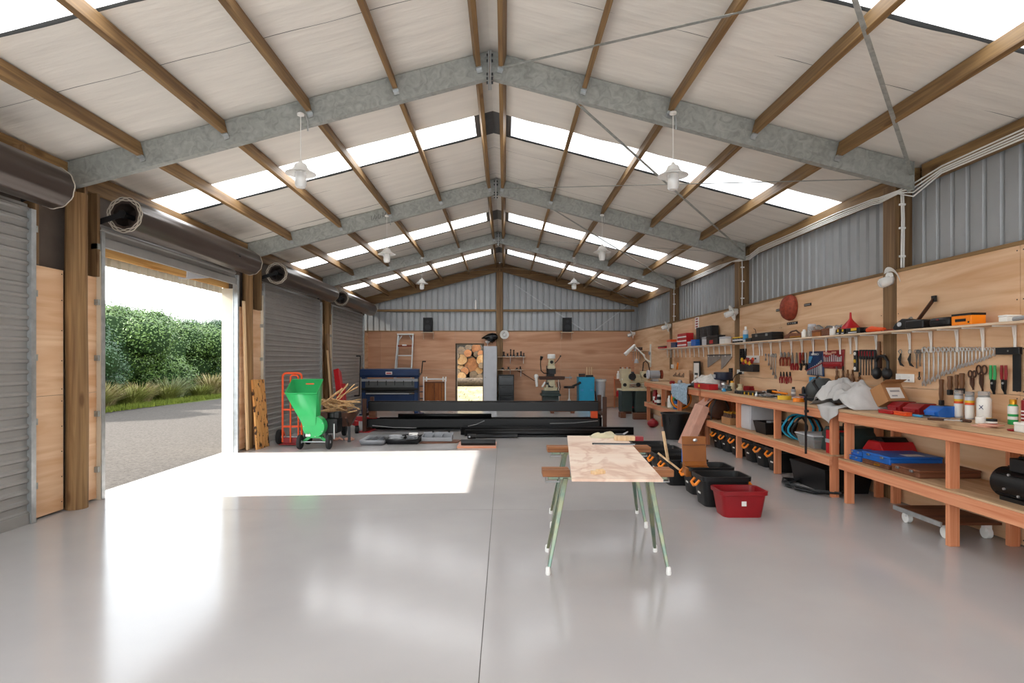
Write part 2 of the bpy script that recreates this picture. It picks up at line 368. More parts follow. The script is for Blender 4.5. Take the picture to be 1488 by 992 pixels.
# ---- cladding profile
def cladding(name, a, b, zfun0, zfun1, plane, mat, parent, out=1, pitch=.19, d=.03):
    """ribbed steel: flat pans with narrow slots; plane = ('x', X) runs along Y, ('y', Y) runs along X"""
    pts = []; t = a
    while t < b-1e-6:
        for u, w in ((0, 0), (pitch-.06, 0), (pitch-.045, d), (pitch-.015, d)): 
            if t+u <= b: pts.append((t+u, w))
        t += pitch
    pts.append((b, 0)); bb = B(); vs = []
    for u, w in pts:
        for z in (zfun0(u), zfun1(u)):
            vs.append((plane[1]+out*w, u, z) if plane[0] == 'x' else (u, plane[1]+out*w, z))
    n = len(pts)
    bb.add(vs, [(2*i, 2*i+2, 2*i+3, 2*i+1) for i in range(n-1)])
    return bb.build(name, mat, parent, sharp=20)

# ---- right wall
wr = sgroup('wall_right')
B().box(4.44, 4.46, YF, 19.0, 0, 3.52).build('outer_skin', M['clad_out'], wr)
segs = [(YF, 1.9), (2.1, 6.25), (6.47, 10.42), (10.64, 14.6), (14.82, YB)]
for a, b_ in segs:
    cladding('steel_cladding', a-.2, b_+.2, lambda u: 2.3, lambda u: 3.42, ('x', 4.345), M['clad'], wr)
    c = b_-1.5 if a == 2.1 else min(a+2.4, b_)
    for z0, z1 in ((.01, 1.218), (1.222, 2.44)):
        for u0, u1 in ((a, c), (c, b_)):
            if u1-u0 > .05: B().box(XR, XR+.012, u0+.002, u1-.002, z0, z1).build('plywood_panel', M['ply'], wr)
    B().box(XR-.008, 4.34, a, b_, 2.441, 2.475).build('capping_batten', M['tim_y'], wr, bevel=.003)
    # fixings
    s = B()
    for u in (a+.03, c-.03, c+.03, b_-.03):
        for z in (.05, .4, .8, 1.19, 1.25, 1.6, 2.0, 2.4): s.cyl((XR+.002, u, z), (XR-.002, u, z), .006, n=6)
    s.build('screw_heads', M['dsteel'], wr)['kind'] = 'stuff'
def post(y, label):
    o = B().box(-.0, .24, 0, .21, 0, 3.40).build('timber_post', M['tim_z'], None, (4.185, y, 0), bevel=.006)
    o['label'] = label; o['kind'] = 'structure'; return o
post(6.26, 'square timber post in the right wall behind the ear muffs')
post(10.43, 'square timber post in right wall beside the hanging parts rack')
post(14.61, 'square timber post in right wall farthest from the camera')
# ---- back wall
wb = sgroup('wall_back')
B().box(-4.62, -1.545, 19.06, 19.09, 0, 4.65).box(-.685, 4.46, 19.06, 19.09, 0, 4.65).box(-1.545, -.685, 19.06, 19.09, 2.03, 4.65).build('outer_skin', M['clad_out'], wb)
cladding('steel_cladding', -4.6, 4.4, lambda u: 2.3, lambda u: roofz(u)+.02, ('y', 19.0), M['clad'], wb)
DX0, DX1, DZ = -1.53, -.70, 2.02            # rear doorway
for z0, z1 in ((.01, 1.218), (1.222, 2.44)):
    for x0, x1 in ((-4.6, -3.98), (-3.98, -1.58), (-.66, -.262), (-.052, 1.82), (1.82, XR+.01)):
        B().box(x0+.002, x1-.002, YB, YB+.012, z0, z1).build('plywood_panel', M['plyb'], wb)
B().box(-1.58+.002, -.662, YB, YB+.012, DZ+.03, 2.44).build('plywood_panel', M['plyb'], wb)
B().box(-4.6, -.27, YB-.008, 19.0, 2.441, 2.47).box(-.045, XR+.1, YB-.008, 19.0, 2.441, 2.47).build('capping_batten', M['tim_x'], wb)
for x0, x1 in ((-4.45, -.27), (-.045, 4.2)):
    B().box(x0, x1, 18.9, 18.99, 3.09, 3.16).build('girt', M['tim_x'], wb)
for side, xe in ((-1, -4.55), (1, 4.3)):
    r = []
    for s in (0.02, abs(xe-XC)):
        x = XC+side*s; z = roofz(x)
        r.append([Vector((x, y, z+t)) for y, t in ((18.8, -.3), (18.85, -.3), (18.85, -.02), (18.8, -.02))])
    B().loft(r).build('gable_rafter', M['tim_x'], wb)
o = B().box(-.105, .105, -.1, .1, 0, 4.62).build('timber_post', M['tim_z'], None, (-.157, 18.95, 0), bevel=.008)
tag(o, 'tall timber post in the centre of the back wall', 'post')
d5 = sgroup('door_5')
B().box(DX0-.05, DX0, YB-.01, 19.08, 0, DZ).box(DX1, DX1+.04, YB-.01, 19.08, 0, DZ).box(DX0-.05, DX1+.04, YB-.01, 19.08, DZ, DZ+.04).build('door_frame', mk('dark_frame', '#4a3a2a', .6), d5)
for x0, z0, x1, z1 in ((.35, 3.95, 2.6, 2.46), (4.0, 3.3, 2.9, 2.46)):
    B().beam((x0, 18.93, z0), (x1, 18.93, z1), .03, .006, (0, 1, 0)).build('brace_strap', M['galvb'], wb)
# ---- front wall behind the camera, unseen; wide gap made up to let more daylight in
wf = sgroup('wall_front')
B().box(-4.6, -3.9, YF-.1, YF, 0, 4.65).box(3.7, 4.46, YF-.1, YF, 0, 4.65).box(-3.9, 3.7, YF-.1, YF, 3.1, 4.65).build('cladding_panel', M['clad'], wf)
# ---- left wall
wlft = sgroup('wall_left')
B().box(-4.62, -4.5, -2.1, 1.5, 2.75, 3.5).build('lintel_panel', M['clad_out'], wlft)  # unseen bay left open to add sun and bounce light; panel spans the gap
DOORS = [(2.2, 5.39), (6.36, 9.55), (10.62, 13.95), (14.82, 18.15)]
PX = -4.42
solid = [(YF, -2.1), (1.5, 2.16), (5.43, 6.32), (9.6, 10.58), (13.99, 14.78), (18.19, 18.9)]
for a, b_ in solid:
    B().box(-4.62, -4.60, a, b_, 0, 3.5).build('outer_skin', M['clad_out'], wlft)
    B().box(-4.53, -4.52, a, b_, 0, 3.5).build('building_paper', mk('wall_paper', '#6a6058', .8), wlft)
for a, b_ in DOORS:
    B().box(-4.56, -4.52, a-.05, b_+.05, 2.68, 2.86).build('lintel', wood('lintel_timber', '#b98445', '#dcae6c', 'Y', fine=20), wlft, bevel=.004)
    cladding('steel_cladding', a-.05, b_+.05, lambda u: 2.6, lambda u: 3.5, ('x', -4.63), M['clad_out'], wlft, out=-1, pitch=.19)
    B().box(-4.52, -4.50, a-.05, b_+.05, 2.9, 3.48).build('inner_lining', mk('wall_paper', '#6a6058', .8), wlft)
    for yy in (a-.045, b_+.005):
        B().box(-4.62, -4.36, yy, yy+.04, 0, 2.68).build('door_jamb', mk('jamb_cream', '#d8cfbd', .5, var=.03), wlft)
for k, (a, b_) in enumerate([(5.47, 5.84), (6.07, 6.34), (9.62, 9.93), (10.13, 10.57), (14.02, 14.22), (14.42, 14.76), (18.2, 18.88)]):
    for z0, z1 in ((.02, 1.16), (1.164, 2.4)):
        B().box(PX, PX+.015, a, b_, z0, z1).build('plywood_panel', M['ply'], wlft)
    s = B()
    for u in (a+.02, b_-.02):
        for z in (.1, .35, .6, .85, 1.1, 1.22, 1.5, 1.8, 2.1, 2.36): s.cyl((PX+.015, u, z), (PX+.018, u, z), .006, n=6)
    s.build('screw_heads', M['dsteel'], wlft)['kind'] = 'stuff'
for y, z1 in ((6.09, 3.45), (6.28, 3.3), (5.45, 3.3), (10.14, 3.4), (10.5, 3.3), (14.44, 3.4), (14.7, 3.3), (5.30, 3.46)):
    B().box(-4.5, -4.37, y, y+.045, 2.405 if y > 5.4 else 3.2, z1).build('stud', M['tim_z'], wlft, bevel=.004)
def lpole(y, label, r=.1, x=-4.36):
    b = B(); b.tube([(0, 0, 0), (.006, .004, 1), (-.004, -.004, 2), (0, 0, 3.2)], [r*1.02, r*.99, r*1.0, r*.97], 16)
    tag(b.build('timber_pole', M['pole'], None, (x, y, 0)), label, 'pole')
lpole(5.96, 'round timber pole between the two nearest roller doors')
lpole(10.03, 'round timber pole behind the leaning burl slab', .085, -4.40)
lpole(14.32, 'round timber pole farthest along the left wall', .085)
# ---- roller doors
def roller(n, a, b_, opened):
    t = sgroup('door_%d' % n); X = -4.40; DR = .19; DXc, DZc = -4.14, 3.09
    zb = 2.74 if opened else .0; zt = 2.95
    pts = []; z = zb+.05
    while z < zt:
        for u, w in ((0, 0), (.022, .0), (.036, .02), (.058, .02), (.072, 0), (.095, 0)): pts.append((X+w, z+u))
        z += .1
    bb = B(); vs = [(x, y, z) for x, z in pts for y in (a-.006, b_+.006)]
    bb.add(vs, [(2*i, 2*i+1, 2*i+3, 2*i+2) for i in range(len(pts)-1)]).build('curtain', M['shut'], t, sharp=25)
    B().box(X-.015, X+.03, a-.004, b_+.004, zb, zb+.1).build('bottom_rail', M['shut'], t, bevel=.004)
    for y in (a-.03, b_):
        g = B(); g.box(X+.035, X+.05, y-.01, y+.045, 0, 2.9).box(X-.03, X+.04, y, y+.006, 0, 2.9).box(X-.03, X-.02, y-.01, y+.045, 0, 2.9)
        go = g.build('guide_channel', M['galvb'], t)
        for z in (.3, .9, 1.5, 2.1, 2.7):
            B().box(X-.04, X+.035, y-.05 if y < b_ else y+.04, y-.005 if y < b_ else y+.085, z, z+.06).build('fixing_tab', M['galv'], go)
    # rolled curtain: scalloped roll, open ends
    n_ = 44; dr = B(); rings = []
    prof = lambda k, r: r+(.0035 if k % 4 in (0, 1) else -.0025)
    y0, y1 = a+.02, b_-.02
    for yy, rr in ((y0, .125), (y0, DR), (y1, DR), (y1, .125)):
        rings.append([Vector((DXc+prof(k, rr)*math.cos(2*PI*k/n_), yy, DZc+prof(k, rr)*math.sin(2*PI*k/n_))) for k in range(n_)])
    dr.loft(rings, cap0=False, cap1=False); dr.loft([[Vector((DXc+.125*math.cos(2*PI*k/n_), yy, DZc+.125*math.sin(2*PI*k/n_))) for k in range(n_)] for yy in (y0, y0+.25)], cap0=False)
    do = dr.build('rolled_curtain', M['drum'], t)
    for yy in (y0-.004, y1+.004):
        bt_ = B()
        for q in range(3):
            rr = DR-.016*q; bt_.tube([(DXc+prof(k+q*2, rr)*math.cos(2*PI*k/n_), yy, DZc+prof(k+q*2, rr)*math.sin(2*PI*k/n_)) for k in range(n_)], .006, 5, closed=True)
        bt_.build('nylon_edge', mk('nylon_edge', '#b9b0a2', .6), do)
        c = B(); e = -1 if yy < (a+b_)/2 else 1
        c.cyl((DXc, yy+e*.03, DZc), (DXc, yy-e*.2, DZc), .03, n=12).beam((X-.06, yy+e*.02, DZc-.1), (DXc+.02, yy+e*.02, DZc+.01), .006, .06, (0, 0, 1))
        c.cyl((DXc, yy+e*.02, DZc), (DXc, yy+e*.05, DZc), .045, n=8)
        c.build('bracket', M['dsteel'], t)
    if opened:
        B().tube([(DXc+.2, 8.6, DZc-.02), (DXc+.225, 8.63, DZc-.03), (DXc+.225, 8.68, DZc-.04), (DXc+.2, 8.7, DZc-.04)], .008, 6).build('handle', M['black'], do)
for i, (a, b_) in enumerate(DOORS): roller(i+1, a, b_, i == 1)
# ------------------------------------------------------------------ outside: verge, tussocks, hedge, log pile
struct(B().grid(lambda u, v: (-11.6-u*14+.25*math.sin(v*17), 8+v*32, -.02+.10*min(1, u*8)+.05*math.sin(v*40+u*9)*min(1, u*6)), 14, 60).build('grass_bank', mk('verge_grass', '#565f2c', .95, col2='#3f4822', scale=4, det=8, spec=.1)))
rnd = random.Random(3)
def blades(n, rad, h, lean, wd, rg):
    b = B()
    for _ in range(n):
        a = rg.uniform(0, 2*PI); r = rad*rg.random()**.6*.35; L = h*rg.uniform(.6, 1.1); le = lean*rg.uniform(.3, 1.2)
        ca, sa = math.cos(a), math.sin(a); w = wd*rg.uniform(.7, 1.2)
        P = []
        for t in (0, .45, .8, 1):
            d = r+le*t*t*1.0; z = L*(t-.28*le/h*t*t); P.append((ca*d, sa*d, z))
        vs = []
        for (x, y, z), ww in zip(P, (w, w*.9, w*.6, .001)): vs += [(x-sa*ww, y+ca*ww, z), (x+sa*ww, y-ca*ww, z)]
        b.add(vs, [(0, 1, 3, 2), (2, 3, 5, 4), (4, 5, 7, 6)])
    return b
gr = [mk('tussock_green', '#626d2e', .8, col2='#7f7f46', scale=9, spec=.2), mk('tussock_straw', '#a39374', .8, col2='#7b7842', scale=5, spec=.2), mk('tussock_pale', '#7e8a69', .8, col2='#939370', scale=5, spec=.2)]
tus = [(-11.9, 16.0, .75, 1, 'low straw tussock at the left jamb beside the gravel'), (-12.3, 17.3, 1.0, 0, 'green flax like tussock second from left along the verge'), (-12.6, 18.2, 1.15, 1, 'wide straw topped tussock in front of the dark bush'), (-12.4, 19.4, .95, 0, 'yellow green tussock left of the middle of the verge'),
       (-12.8, 20.5, 1.05, 1, 'straw tussock in the middle of the verge'), (-12.5, 21.6, .85, 0, 'short green tussock right of the verge middle'), (-12.9, 22.6, 1.25, 2, 'tall pale spiky tussock against the hedge'), (-12.3, 23.6, .8, 0, 'bright green low tussock before the pale spiky one'),
       (-12.5, 25.0, 1.3, 1, 'big straw fountain tussock by the right jamb'), (-12.2, 26.3, .8, 0, 'green tussock behind the big straw fountain')]
pro = {}
for x, y, h, k, lab in tus:
    if k not in pro:
        o = blades(520, 1.0, 1.0, .75, .011, rnd).build('tussock', gr[k], fix=False, sharp=180); pro[k] = o
    else:
        o = pro[k].copy(); COL.objects.link(o)
    o.location = (x, y, -.02); o.rotation_euler = (0, 0, rnd.uniform(0, 6)); o.scale = (h*.95, h*.95, h*.8)
    tag(o, lab, 'grass', 'tussocks along the gravel')
b = B()
for _ in range(9000):
    x = -11.5-abs(rnd.gauss(0, .6)); y = rnd.uniform(14, 30); a = rnd.uniform(0, 6.3); h = rnd.uniform(.06, .2); w = .012
    dx, dy = math.cos(a)*w, math.sin(a)*w
    b.add([(x-dx, y-dy, 0), (x+dx, y+dy, 0), (x+rnd.uniform(-.05, .05), y+rnd.uniform(-.05, .05), h)], [(0, 1, 2)])
o = b.build('verge_grass', mk('short_grass', '#6c7630', .9, col2='#525f28', scale=3, spec=.1), fix=False); o['kind'] = 'stuff'
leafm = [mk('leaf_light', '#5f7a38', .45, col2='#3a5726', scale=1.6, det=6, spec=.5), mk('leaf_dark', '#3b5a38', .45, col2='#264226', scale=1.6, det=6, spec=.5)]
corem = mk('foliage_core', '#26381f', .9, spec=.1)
def bush_mesh(rg, n, mat):
    """a rounded crown of overlapping lobes carrying leaf blades; unit size, about 1 high"""
    lobes = [(0, 0, .5, .5)]
    for _ in range(26):
        a = rg.uniform(0, 2*PI); z = rg.uniform(.12, .86); rr = .52*math.sqrt(max(.05, 1-((z-.45)/.62)**2))*rg.uniform(.75, 1.05)
        lobes.append((rr*math.cos(a), rr*math.sin(a), z, rg.uniform(.13, .22)))
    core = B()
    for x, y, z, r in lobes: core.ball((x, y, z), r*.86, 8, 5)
    lf = B()
    for _ in range(n):
        x, y, z, r = rg.choice(lobes[1:]) if rg.random() < .9 else lobes[0]
        d = Vector((rg.gauss(0, 1), rg.gauss(0, 1), rg.gauss(.25, 1))).normalized(); p = Vector((x, y, z))+d*r*rg.uniform(.85, 1.12)
        if p.z < .0: continue
        t = d.orthogonal().normalized(); t.rotate(Matrix.Rotation(rg.uniform(0, 6.3), 3, d)); t = (t+d*rg.uniform(.0, .9)).normalized(); s = t.cross(d).normalized()
        L = rg.uniform(.013, .024); w = L*.3
        lf.add([p-t*L*.2, p+s*w+t*L*.3, p+t*L, p-s*w+t*L*.3], [(0, 1, 2, 3)])
    return core, lf
rb = random.Random(11); bp = []
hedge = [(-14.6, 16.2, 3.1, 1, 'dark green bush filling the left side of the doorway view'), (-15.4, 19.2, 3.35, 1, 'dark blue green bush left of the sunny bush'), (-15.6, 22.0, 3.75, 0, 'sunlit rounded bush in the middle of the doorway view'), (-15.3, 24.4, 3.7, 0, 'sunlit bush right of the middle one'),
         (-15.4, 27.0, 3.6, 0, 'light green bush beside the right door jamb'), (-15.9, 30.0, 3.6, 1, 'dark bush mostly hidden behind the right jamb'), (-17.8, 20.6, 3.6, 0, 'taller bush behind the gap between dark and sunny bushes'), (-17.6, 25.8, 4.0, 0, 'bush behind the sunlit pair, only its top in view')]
for x, y, h, k, lab in hedge:
    key = k
    if len(bp) < 2:
        pass
    t = thing('hedge_bush', lab, 'bush', (x, y, -.05), rb.uniform(0, 6), 'bushes of the hedge across the gravel')
    src = [q for q in bp if q[0] == k]
    if not src:
        core, lf = bush_mesh(rb, 42000, None)
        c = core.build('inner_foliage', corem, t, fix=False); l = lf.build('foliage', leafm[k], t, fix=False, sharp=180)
        l['kind'] = 'stuff'; c['kind'] = 'stuff'; bp.append((k, c, l))
        tr = B()
        for i in range(4): tr.tube([(.05*math.cos(i*1.6), .05*math.sin(i*1.6), 0), (.12*math.cos(i*1.6), .12*math.sin(i*1.6), .25), (.2*math.cos(i*1.6), .2*math.sin(i*1.6), .5)], [.02, .015, .01], 6)
        st = tr.build('stem', M['handle'], t); bp[-1] += (st,)
    else:
        for q in src[0][1:]:
            c = q.copy(); COL.objects.link(c); c.parent = t
    t.scale = (h*1.12, h*1.25, h)
# log pile behind the rear doorway
bark = mk('log_bark', '#5a4d3f', .9, col2='#332a22', scale=14, bump=.5, bscale=25); 
def endm(name, a, b_): return mk(name, a, .75, col2=b_, scale=5, det=5, dist=1.5)
em = [endm('log_end_pale', '#a98a66', '#8d6539'), endm('log_end_orange', '#98643f', '#73492b'), endm('log_end_grey', '#75634f', '#55463a')]
# centre in picture, radius in pixels, end colour, label
logs = [(670, 511, 7.5, 2, 'grey log end at the upper left of the doorway pile'), (680.5, 505, 5, 2, 'small greenish log end at top middle of the pile'), (692, 506, 7.5, 1, 'orange log end at the top right of the pile'), (680, 513, 6, 1, 'small orange log end under the top middle one'),
        (692, 514.5, 4.5, 2, 'little grey log end right of pile centre'), (699, 514, 5.5, 1, 'orange log end at right edge, upper'), (671, 522, 8.5, 0, 'pale log end at the left below the grey one'), (685, 530, 11.5, 1, 'biggest log, split orange face, in the middle of the pile'),
        (700, 523, 8, 0, 'cream log end at the right jamb'), (669, 534.5, 5.5, 0, 'small tan log end at left, lower'), (675.5, 539, 6, 1, 'tan orange log end beneath the biggest log'), (696, 538.5, 5.5, 0, 'round pale log end with clear pith at lower right'), (671, 546.5, 6.5, 0, 'lowest pale log end at lower left'),
        (688, 545, 6.5, 2, 'shadowed log end at the bottom of the pile'), (664.5, 541, 5.5, 2, 'grey log end hidden by the left jamb'), (700, 531, 4.5, 2, 'thin log behind the right jamb'), (683, 520, 4, 2, 'thin grey log wedged above the biggest log'), (662, 517, 6, 2, 'log end almost hidden by left jamb'), (697, 548, 5, 2, 'dark log end low at right')]
YL = 24.0
rl = random.Random(5)
for px, py, pr, k, lab in logs:
    X, Z = bw(px, py, YL+.0); R = pr*YL/F*1.02; y0 = rl.uniform(-.12, .12)
    t = thing('log', lab, 'log', (X, YL+y0, Z), 0, 'logs in the pile behind the rear doorway')
    ring = [rl.uniform(.93, 1.07) for _ in range(14)]
    def rg_(y, s=1.0): return [Vector((R*s*ring[i]*math.cos(2*PI*i/14), y, R*s*ring[i]*math.sin(2*PI*i/14))) for i in range(14)]
    B().loft([rg_(0, .97), rg_(.03), rg_(1.5), rg_(2.6, .95)]).build('bark', bark, t)
    e = B(); rr = [Vector((v.x*.9, -.012, v.z*.9)) for v in rg_(0)]; e.loft([[Vector((v.x, .01, v.z)) for v in rr], rr])
    e.build('cut_face', em[k], t)
X0, Z0 = bw(652, 560, 22.5)
o = B().tube([(0, 0, 0), (1.0, .03, .02), (2.2, .0, 0)], [.17, .16, .165], 14).build('log', bark, None, (X0-.3, 22.7, .66)); tag(o, 'long weathered log lying across the foot of the pile', 'log')
struct(B().box(-6, 4, 26.6, 26.9, -.05, 3.4).build('bank', mk('dark_bank', '#2a2620', .95, scale=5)))
b = B()
for _ in range(260):
    x = rl.uniform(-2.6, -.2); y = rl.uniform(19.5, 22.5); a = rl.uniform(0, 6.3); h = rl.uniform(.03, .1)
    if (x*3+y) % 1 < .5: continue
    dx, dy = math.cos(a)*.012, math.sin(a)*.012
    z = max(-.02, (y-19.6)*.178); b.add([(x-dx, y-dy, z), (x+dx, y+dy, z), (x+.02, y, z+h)], [(0, 1, 2)])
o = b.build('weeds', gr[0], fix=False); o['kind'] = 'stuff'
o = B().prism([(0, 0), (.62, .10), (.62, .12), (.02, .14)], 0, .22, 'xz').build('floodlight', M['lgrey'], None, (-4.5, 8.3, 2.66), PI/2, bevel=.006)
tag(o, 'pale wedge shaped floodlight under the lintel of the open doorway', 'light')
# ------------------------------------------------------------------ left side of the floor
def wheel(parent, c, r, w, axis='x', hub=None, name='wheel'):
    c = Vector(c); a = Vector((w/2, 0, 0)) if axis == 'x' else Vector((0, w/2, 0))
    T = Matrix.Rotation(PI/2, 4, 'Y') if axis == 'x' else Matrix.Rotation(-PI/2, 4, 'X')
    p = [(r*.55, -w*.42), (r*.88, -w/2), (r*.97, -w*.36), (r, 0), (r*.97, w*.36), (r*.88, w/2), (r*.55, w*.42)]
    o = B().lathe(p, 20, T, c=c).build(name, M['rubber'], parent)
    h = B(); h.lathe([(.012, -w*.45), (r*.2, -w*.45), (r*.22, -w*.3), (r*.56, -w*.34), (r*.56, w*.34), (r*.22, w*.3), (r*.2, w*.45), (.012, w*.45)], 16, T, c=c); h.build('hub', hub or M['lgrey'], o)
    return o
# green chipper
t = thing('garden_chipper', 'bright green garden chipper with a square hopper and two black wheels', 'chipper', (-3.22, 9.98, 0), 0)
def rect(x0, x1, y0, y1, z0, z1): return [Vector((x0, y0, z0)), Vector((x1, y0, z0)), Vector((x1, y1, z1)), Vector((x0, y1, z1))]
hp = B().loft([rect(-.455, .065, -.17, .17, .95, 1.17), rect(-.20, .04, -.13, .10, .47, .47), rect(-.17, .02, -.11, .08, .36, .36)], cap0=False)
ho = hp.build('hopper', M['green'], t, solid=.006)
rim = B()
q = rect(-.46, .07, -.175, .175, .953, 1.175)
for i in range(4): rim.beam(q[i], q[(i+1) % 4], .014, .014, (0, .5, 1))
rim.build('hopper_rim', M['green'], ho)
B().box(-.22, -.08, .158, .164, 1.09, 1.11).build('warning_label', M['orange'], ho)
hs = B().cyl((0, -.12, .385), (0, .07, .385), .185, n=36); hs.build('blade_housing', M['green'], t, bevel=.006)
bo = B()
for k in range(7): a = k*.9+.4; bo.cyl((.165*math.cos(a), -.126, .385+.165*math.sin(a)), (.165*math.cos(a), -.118, .385+.165*math.sin(a)), .008, n=6)
o = bo.build('bolt_heads', M['steel'], t); o['kind'] = 'stuff'; B().box(-.13, -.05, -.128, -.121, .225, .262).build('maker_plate', M['paper'], t)
for dx in (-.12, -.07): B().tube([(dx, -.125, .26), (dx+.01, -.135, .29), (dx+.02, -.125, .275)], .004, 5).build('latch', M['steel'], t)
B().box(-.07, .12, -.09, .05, .19, .22).beam((-.1, -.02, .2), (-.2, -.02, .12), .03, .05).beam((.1, -.02, .2), (.2, -.02, .12), .03, .05).build('base_frame', M['green'], t, bevel=.003)
B().cyl((-.25, -.06, .125), (.25, -.06, .125), .011, n=8).build('axle', M['galvb'], t)
for x in (-.245, .245): wheel(t, (x, -.06, .125), .125, .06)
e = B().box(.1, .34, .1, .42, .25, .5).cyl((.22, .26, .5), (.22, .26, .6), .1, n=16).box(.26, .36, .14, .3, .5, .62); e.build('engine', M['black'], t, bevel=.015)
B().cyl((.3, .05, .42), (.3, .05, .16), .018).build('exhaust', M['steel'], t)
# hand truck
t = thing('hand_truck', 'orange red upright hand truck standing behind the green chipper', 'trolley', (-3.8, 10.42, 0), 0)
def arch(x0, x1, z0, z1, r, y=0):
    p = [(x0, y, z0), (x0, y, z1-r)]
    for k in range(1, 6): a = PI-k*PI/10; p.append((x0+r+r*math.cos(a), y, z1-r+r*math.sin(a)))
    p.append((x1-r, y, z1))
    for k in range(1, 6): a = PI/2-k*PI/10; p.append((x1-r+r*math.cos(a), y, z1-r+r*math.sin(a)))
    return p+[(x1, y, z0)]
fr = B().tube(arch(-.15, .19, .05, 1.28, .07), .019, 8); fr.build('outer_frame', M['orange'], t)
B().tube(arch(.0, .14, .05, 1.245, .05, -.03), .015, 8).build('inner_frame', M['orange'], t)
for z in (.92, .63, .33): B().box(-.15, .19, -.012, .008, z-.018, z+.018).build('crossbar', M['orange'], t, bevel=.004)
B().box(-.14, .18, -.2, .02, .03, .04).box(-.14, .18, -.01, .02, .03, .13).build('toe_plate', M['redp'], t, bevel=.003)
B().cyl((-.26, .09, .135), (.3, .09, .135), .01, n=8).build('axle', M['steel'], t)
for x in (-.235, .275): wheel(t, (x, .09, .135), .135, .08)
for x in (-.13, .17): B().beam((x, 0, .25), (x, .09, .135), .02, .006, (1, 0, 0)).build('axle_arm', M['orange'], t)
# barrow of kindling
t = thing('wheelbarrow', 'rust brown wheelbarrow heaped with kindling beside the green chipper', 'wheelbarrow', (-3.1, 11.0, 0), .15)
B().loft([[Vector(p) for p in r] for r in ([(-.2, -.3, .3), (.22, -.3, .3), (.22, .3, .3), (-.2, .3, .3)], [(-.34, -.42, .56), (.34, -.42, .56), (.34, .42, .56), (-.34, .42, .56)])], cap1=False).build('tray', M['brownm'], t, solid=.012)
for x in (-.2, .2):
    B().tube([(x, -.75, .5), (x, -.3, .32), (x*.5, .5, .25), (x*.3, .75, .2)], .018).build('handle', M['brownm'], t)
    B().box(x-.025, x+.025, -.24, -.2, 0, .33).build('leg', M['dsteel'], t)
wheel(t, (0, .72, .19), .19, .08)
rk = random.Random(8)
pk = B().beam((-.2, 0, 0), (.2, 0, 0), .024, .018); pm = pk.build('kindling_stick', M['stick'], None, bevel=.002)
for i in range(46):
    o = pm if i == 0 else pm.copy()
    if i: COL.objects.link(o)
    lay = i/46; L = rk.uniform(.7, 1.25)
    up = i >= 41
    o.location = (-3.1+rk.uniform(-.26, .28)*(1-.35*lay)+(.1 if up else 0), 10.78+rk.uniform(-.2, .25), .56+lay*.24+(.12 if up else 0))
    o.rotation_euler = (rk.uniform(-.25, .3), rk.uniform(-.9, -.4) if up else rk.uniform(-.3, .45), rk.uniform(-.7, 1.5)); o.scale = (L, rk.uniform(.8, 2.0), rk.uniform(.7, 1.2))
    tag(o, 'split kindling stick in the heap on the wheelbarrow', 'firewood', 'kindling heaped in the wheelbarrow')
# red engine crane
t = thing('engine_crane', 'red folding engine crane standing before the furthest roller door', 'crane', (-3.5, 12.6, 0), 0)
B().beam((-.2, .35, 1.28), (.02, -.1, .56), .12, .17, (0, 1, 0)).build('boom', M['red'], t, bevel=.008)
B().beam((.02, .1, .3), (-.02, .16, 1.0), .1, .1, (0, 1, 0)).build('mast', M['red'], t, bevel=.008)
B().cyl((.04, -.08, .56), (.06, -.12, .34), .045).build('ram', M['black'], t)
B().tube([(.0, -.1, .78), (-.02, -.16, .84), (-.06, -.14, .86)], .012).build('hook', M['dsteel'], t)
for y1, x1 in ((-.5, .45), (.3, .75)):
    B().beam((-.05, .05, .27), (x1, y1, .2), .08, .1).build('base_leg', M['red'], t, bevel=.006)
    c = B().cyl((x1-.03, y1-.0, .07), (x1+.03, y1, .07), .07, n=14).box(x1-.035, x1+.035, y1-.02, y1+.02, .07, .16); c.build('caster', M['rubber'], t)
B().beam((-.3, .1, .25), (.1, .12, .25), .1, .1).build('cross_base', M['red'], t, bevel=.006)
c = B().cyl((-.28, .1, .07), (-.22, .1, .07), .07, n=14).box(-.27, -.23, .08, .12, .07, .22); c.build('caster', M['rubber'], t)
# leaning slabs and planks on the left wall
def burl():
    m = wood('burl_slab', '#b5793f', '#d9a667', 'Z', fine=14, knots=False); nt = m.node_tree; N = nt.nodes; L = nt.links; p = N['Principled BSDF']
    src = p.inputs['Base Color'].links[0].from_socket; g = N.new('ShaderNodeNewGeometry'); mp = N.new('ShaderNodeMapping'); mp.inputs['Scale'].default_value = (9, 14, 9); L.new(g.outputs['Position'], mp.inputs[0])
    n = N.new('ShaderNodeTexNoise'); n.inputs['Scale'].default_value = 1.0; n.inputs['Detail'].default_value = 4; L.new(mp.outputs[0], n.inputs['Vector'])
    r = N.new('ShaderNodeValToRGB'); r.color_ramp.elements[0].position = .56; r.color_ramp.elements[1].position = .62; L.new(n.outputs['Fac'], r.inputs[0])
    mx = N.new('ShaderNodeMixRGB'); mx.inputs[2].default_value = (*lin('#3a2213'), 1); L.new(r.outputs[0], mx.inputs[0]); L.new(src, mx.inputs[1]); L.new(mx.outputs[0], p.inputs['Base Color']); return m
P = [Vector(p) for p in ((-4.17, 9.87, 0), (-4.15, 10.33, 0), (-4.18, 10.33, .45), (-4.22, 10.36, .8), (-4.27, 10.40, 1.17), (-4.28, 9.94, 1.18), (-4.22, 9.90, .7))]
n = Vector((-.03, 0, -.006))
b = B(); k = len(P); b.add(P+[p+n for p in P], [tuple(range(k)), tuple(range(2*k-1, k-1, -1))]+[(i, k+i, k+(i+1) % k, (i+1) % k) for i in range(k)])
tag(b.build('burl_slab', burl()), 'burl wood slab full of dark voids leaning on the plywood', 'slab')
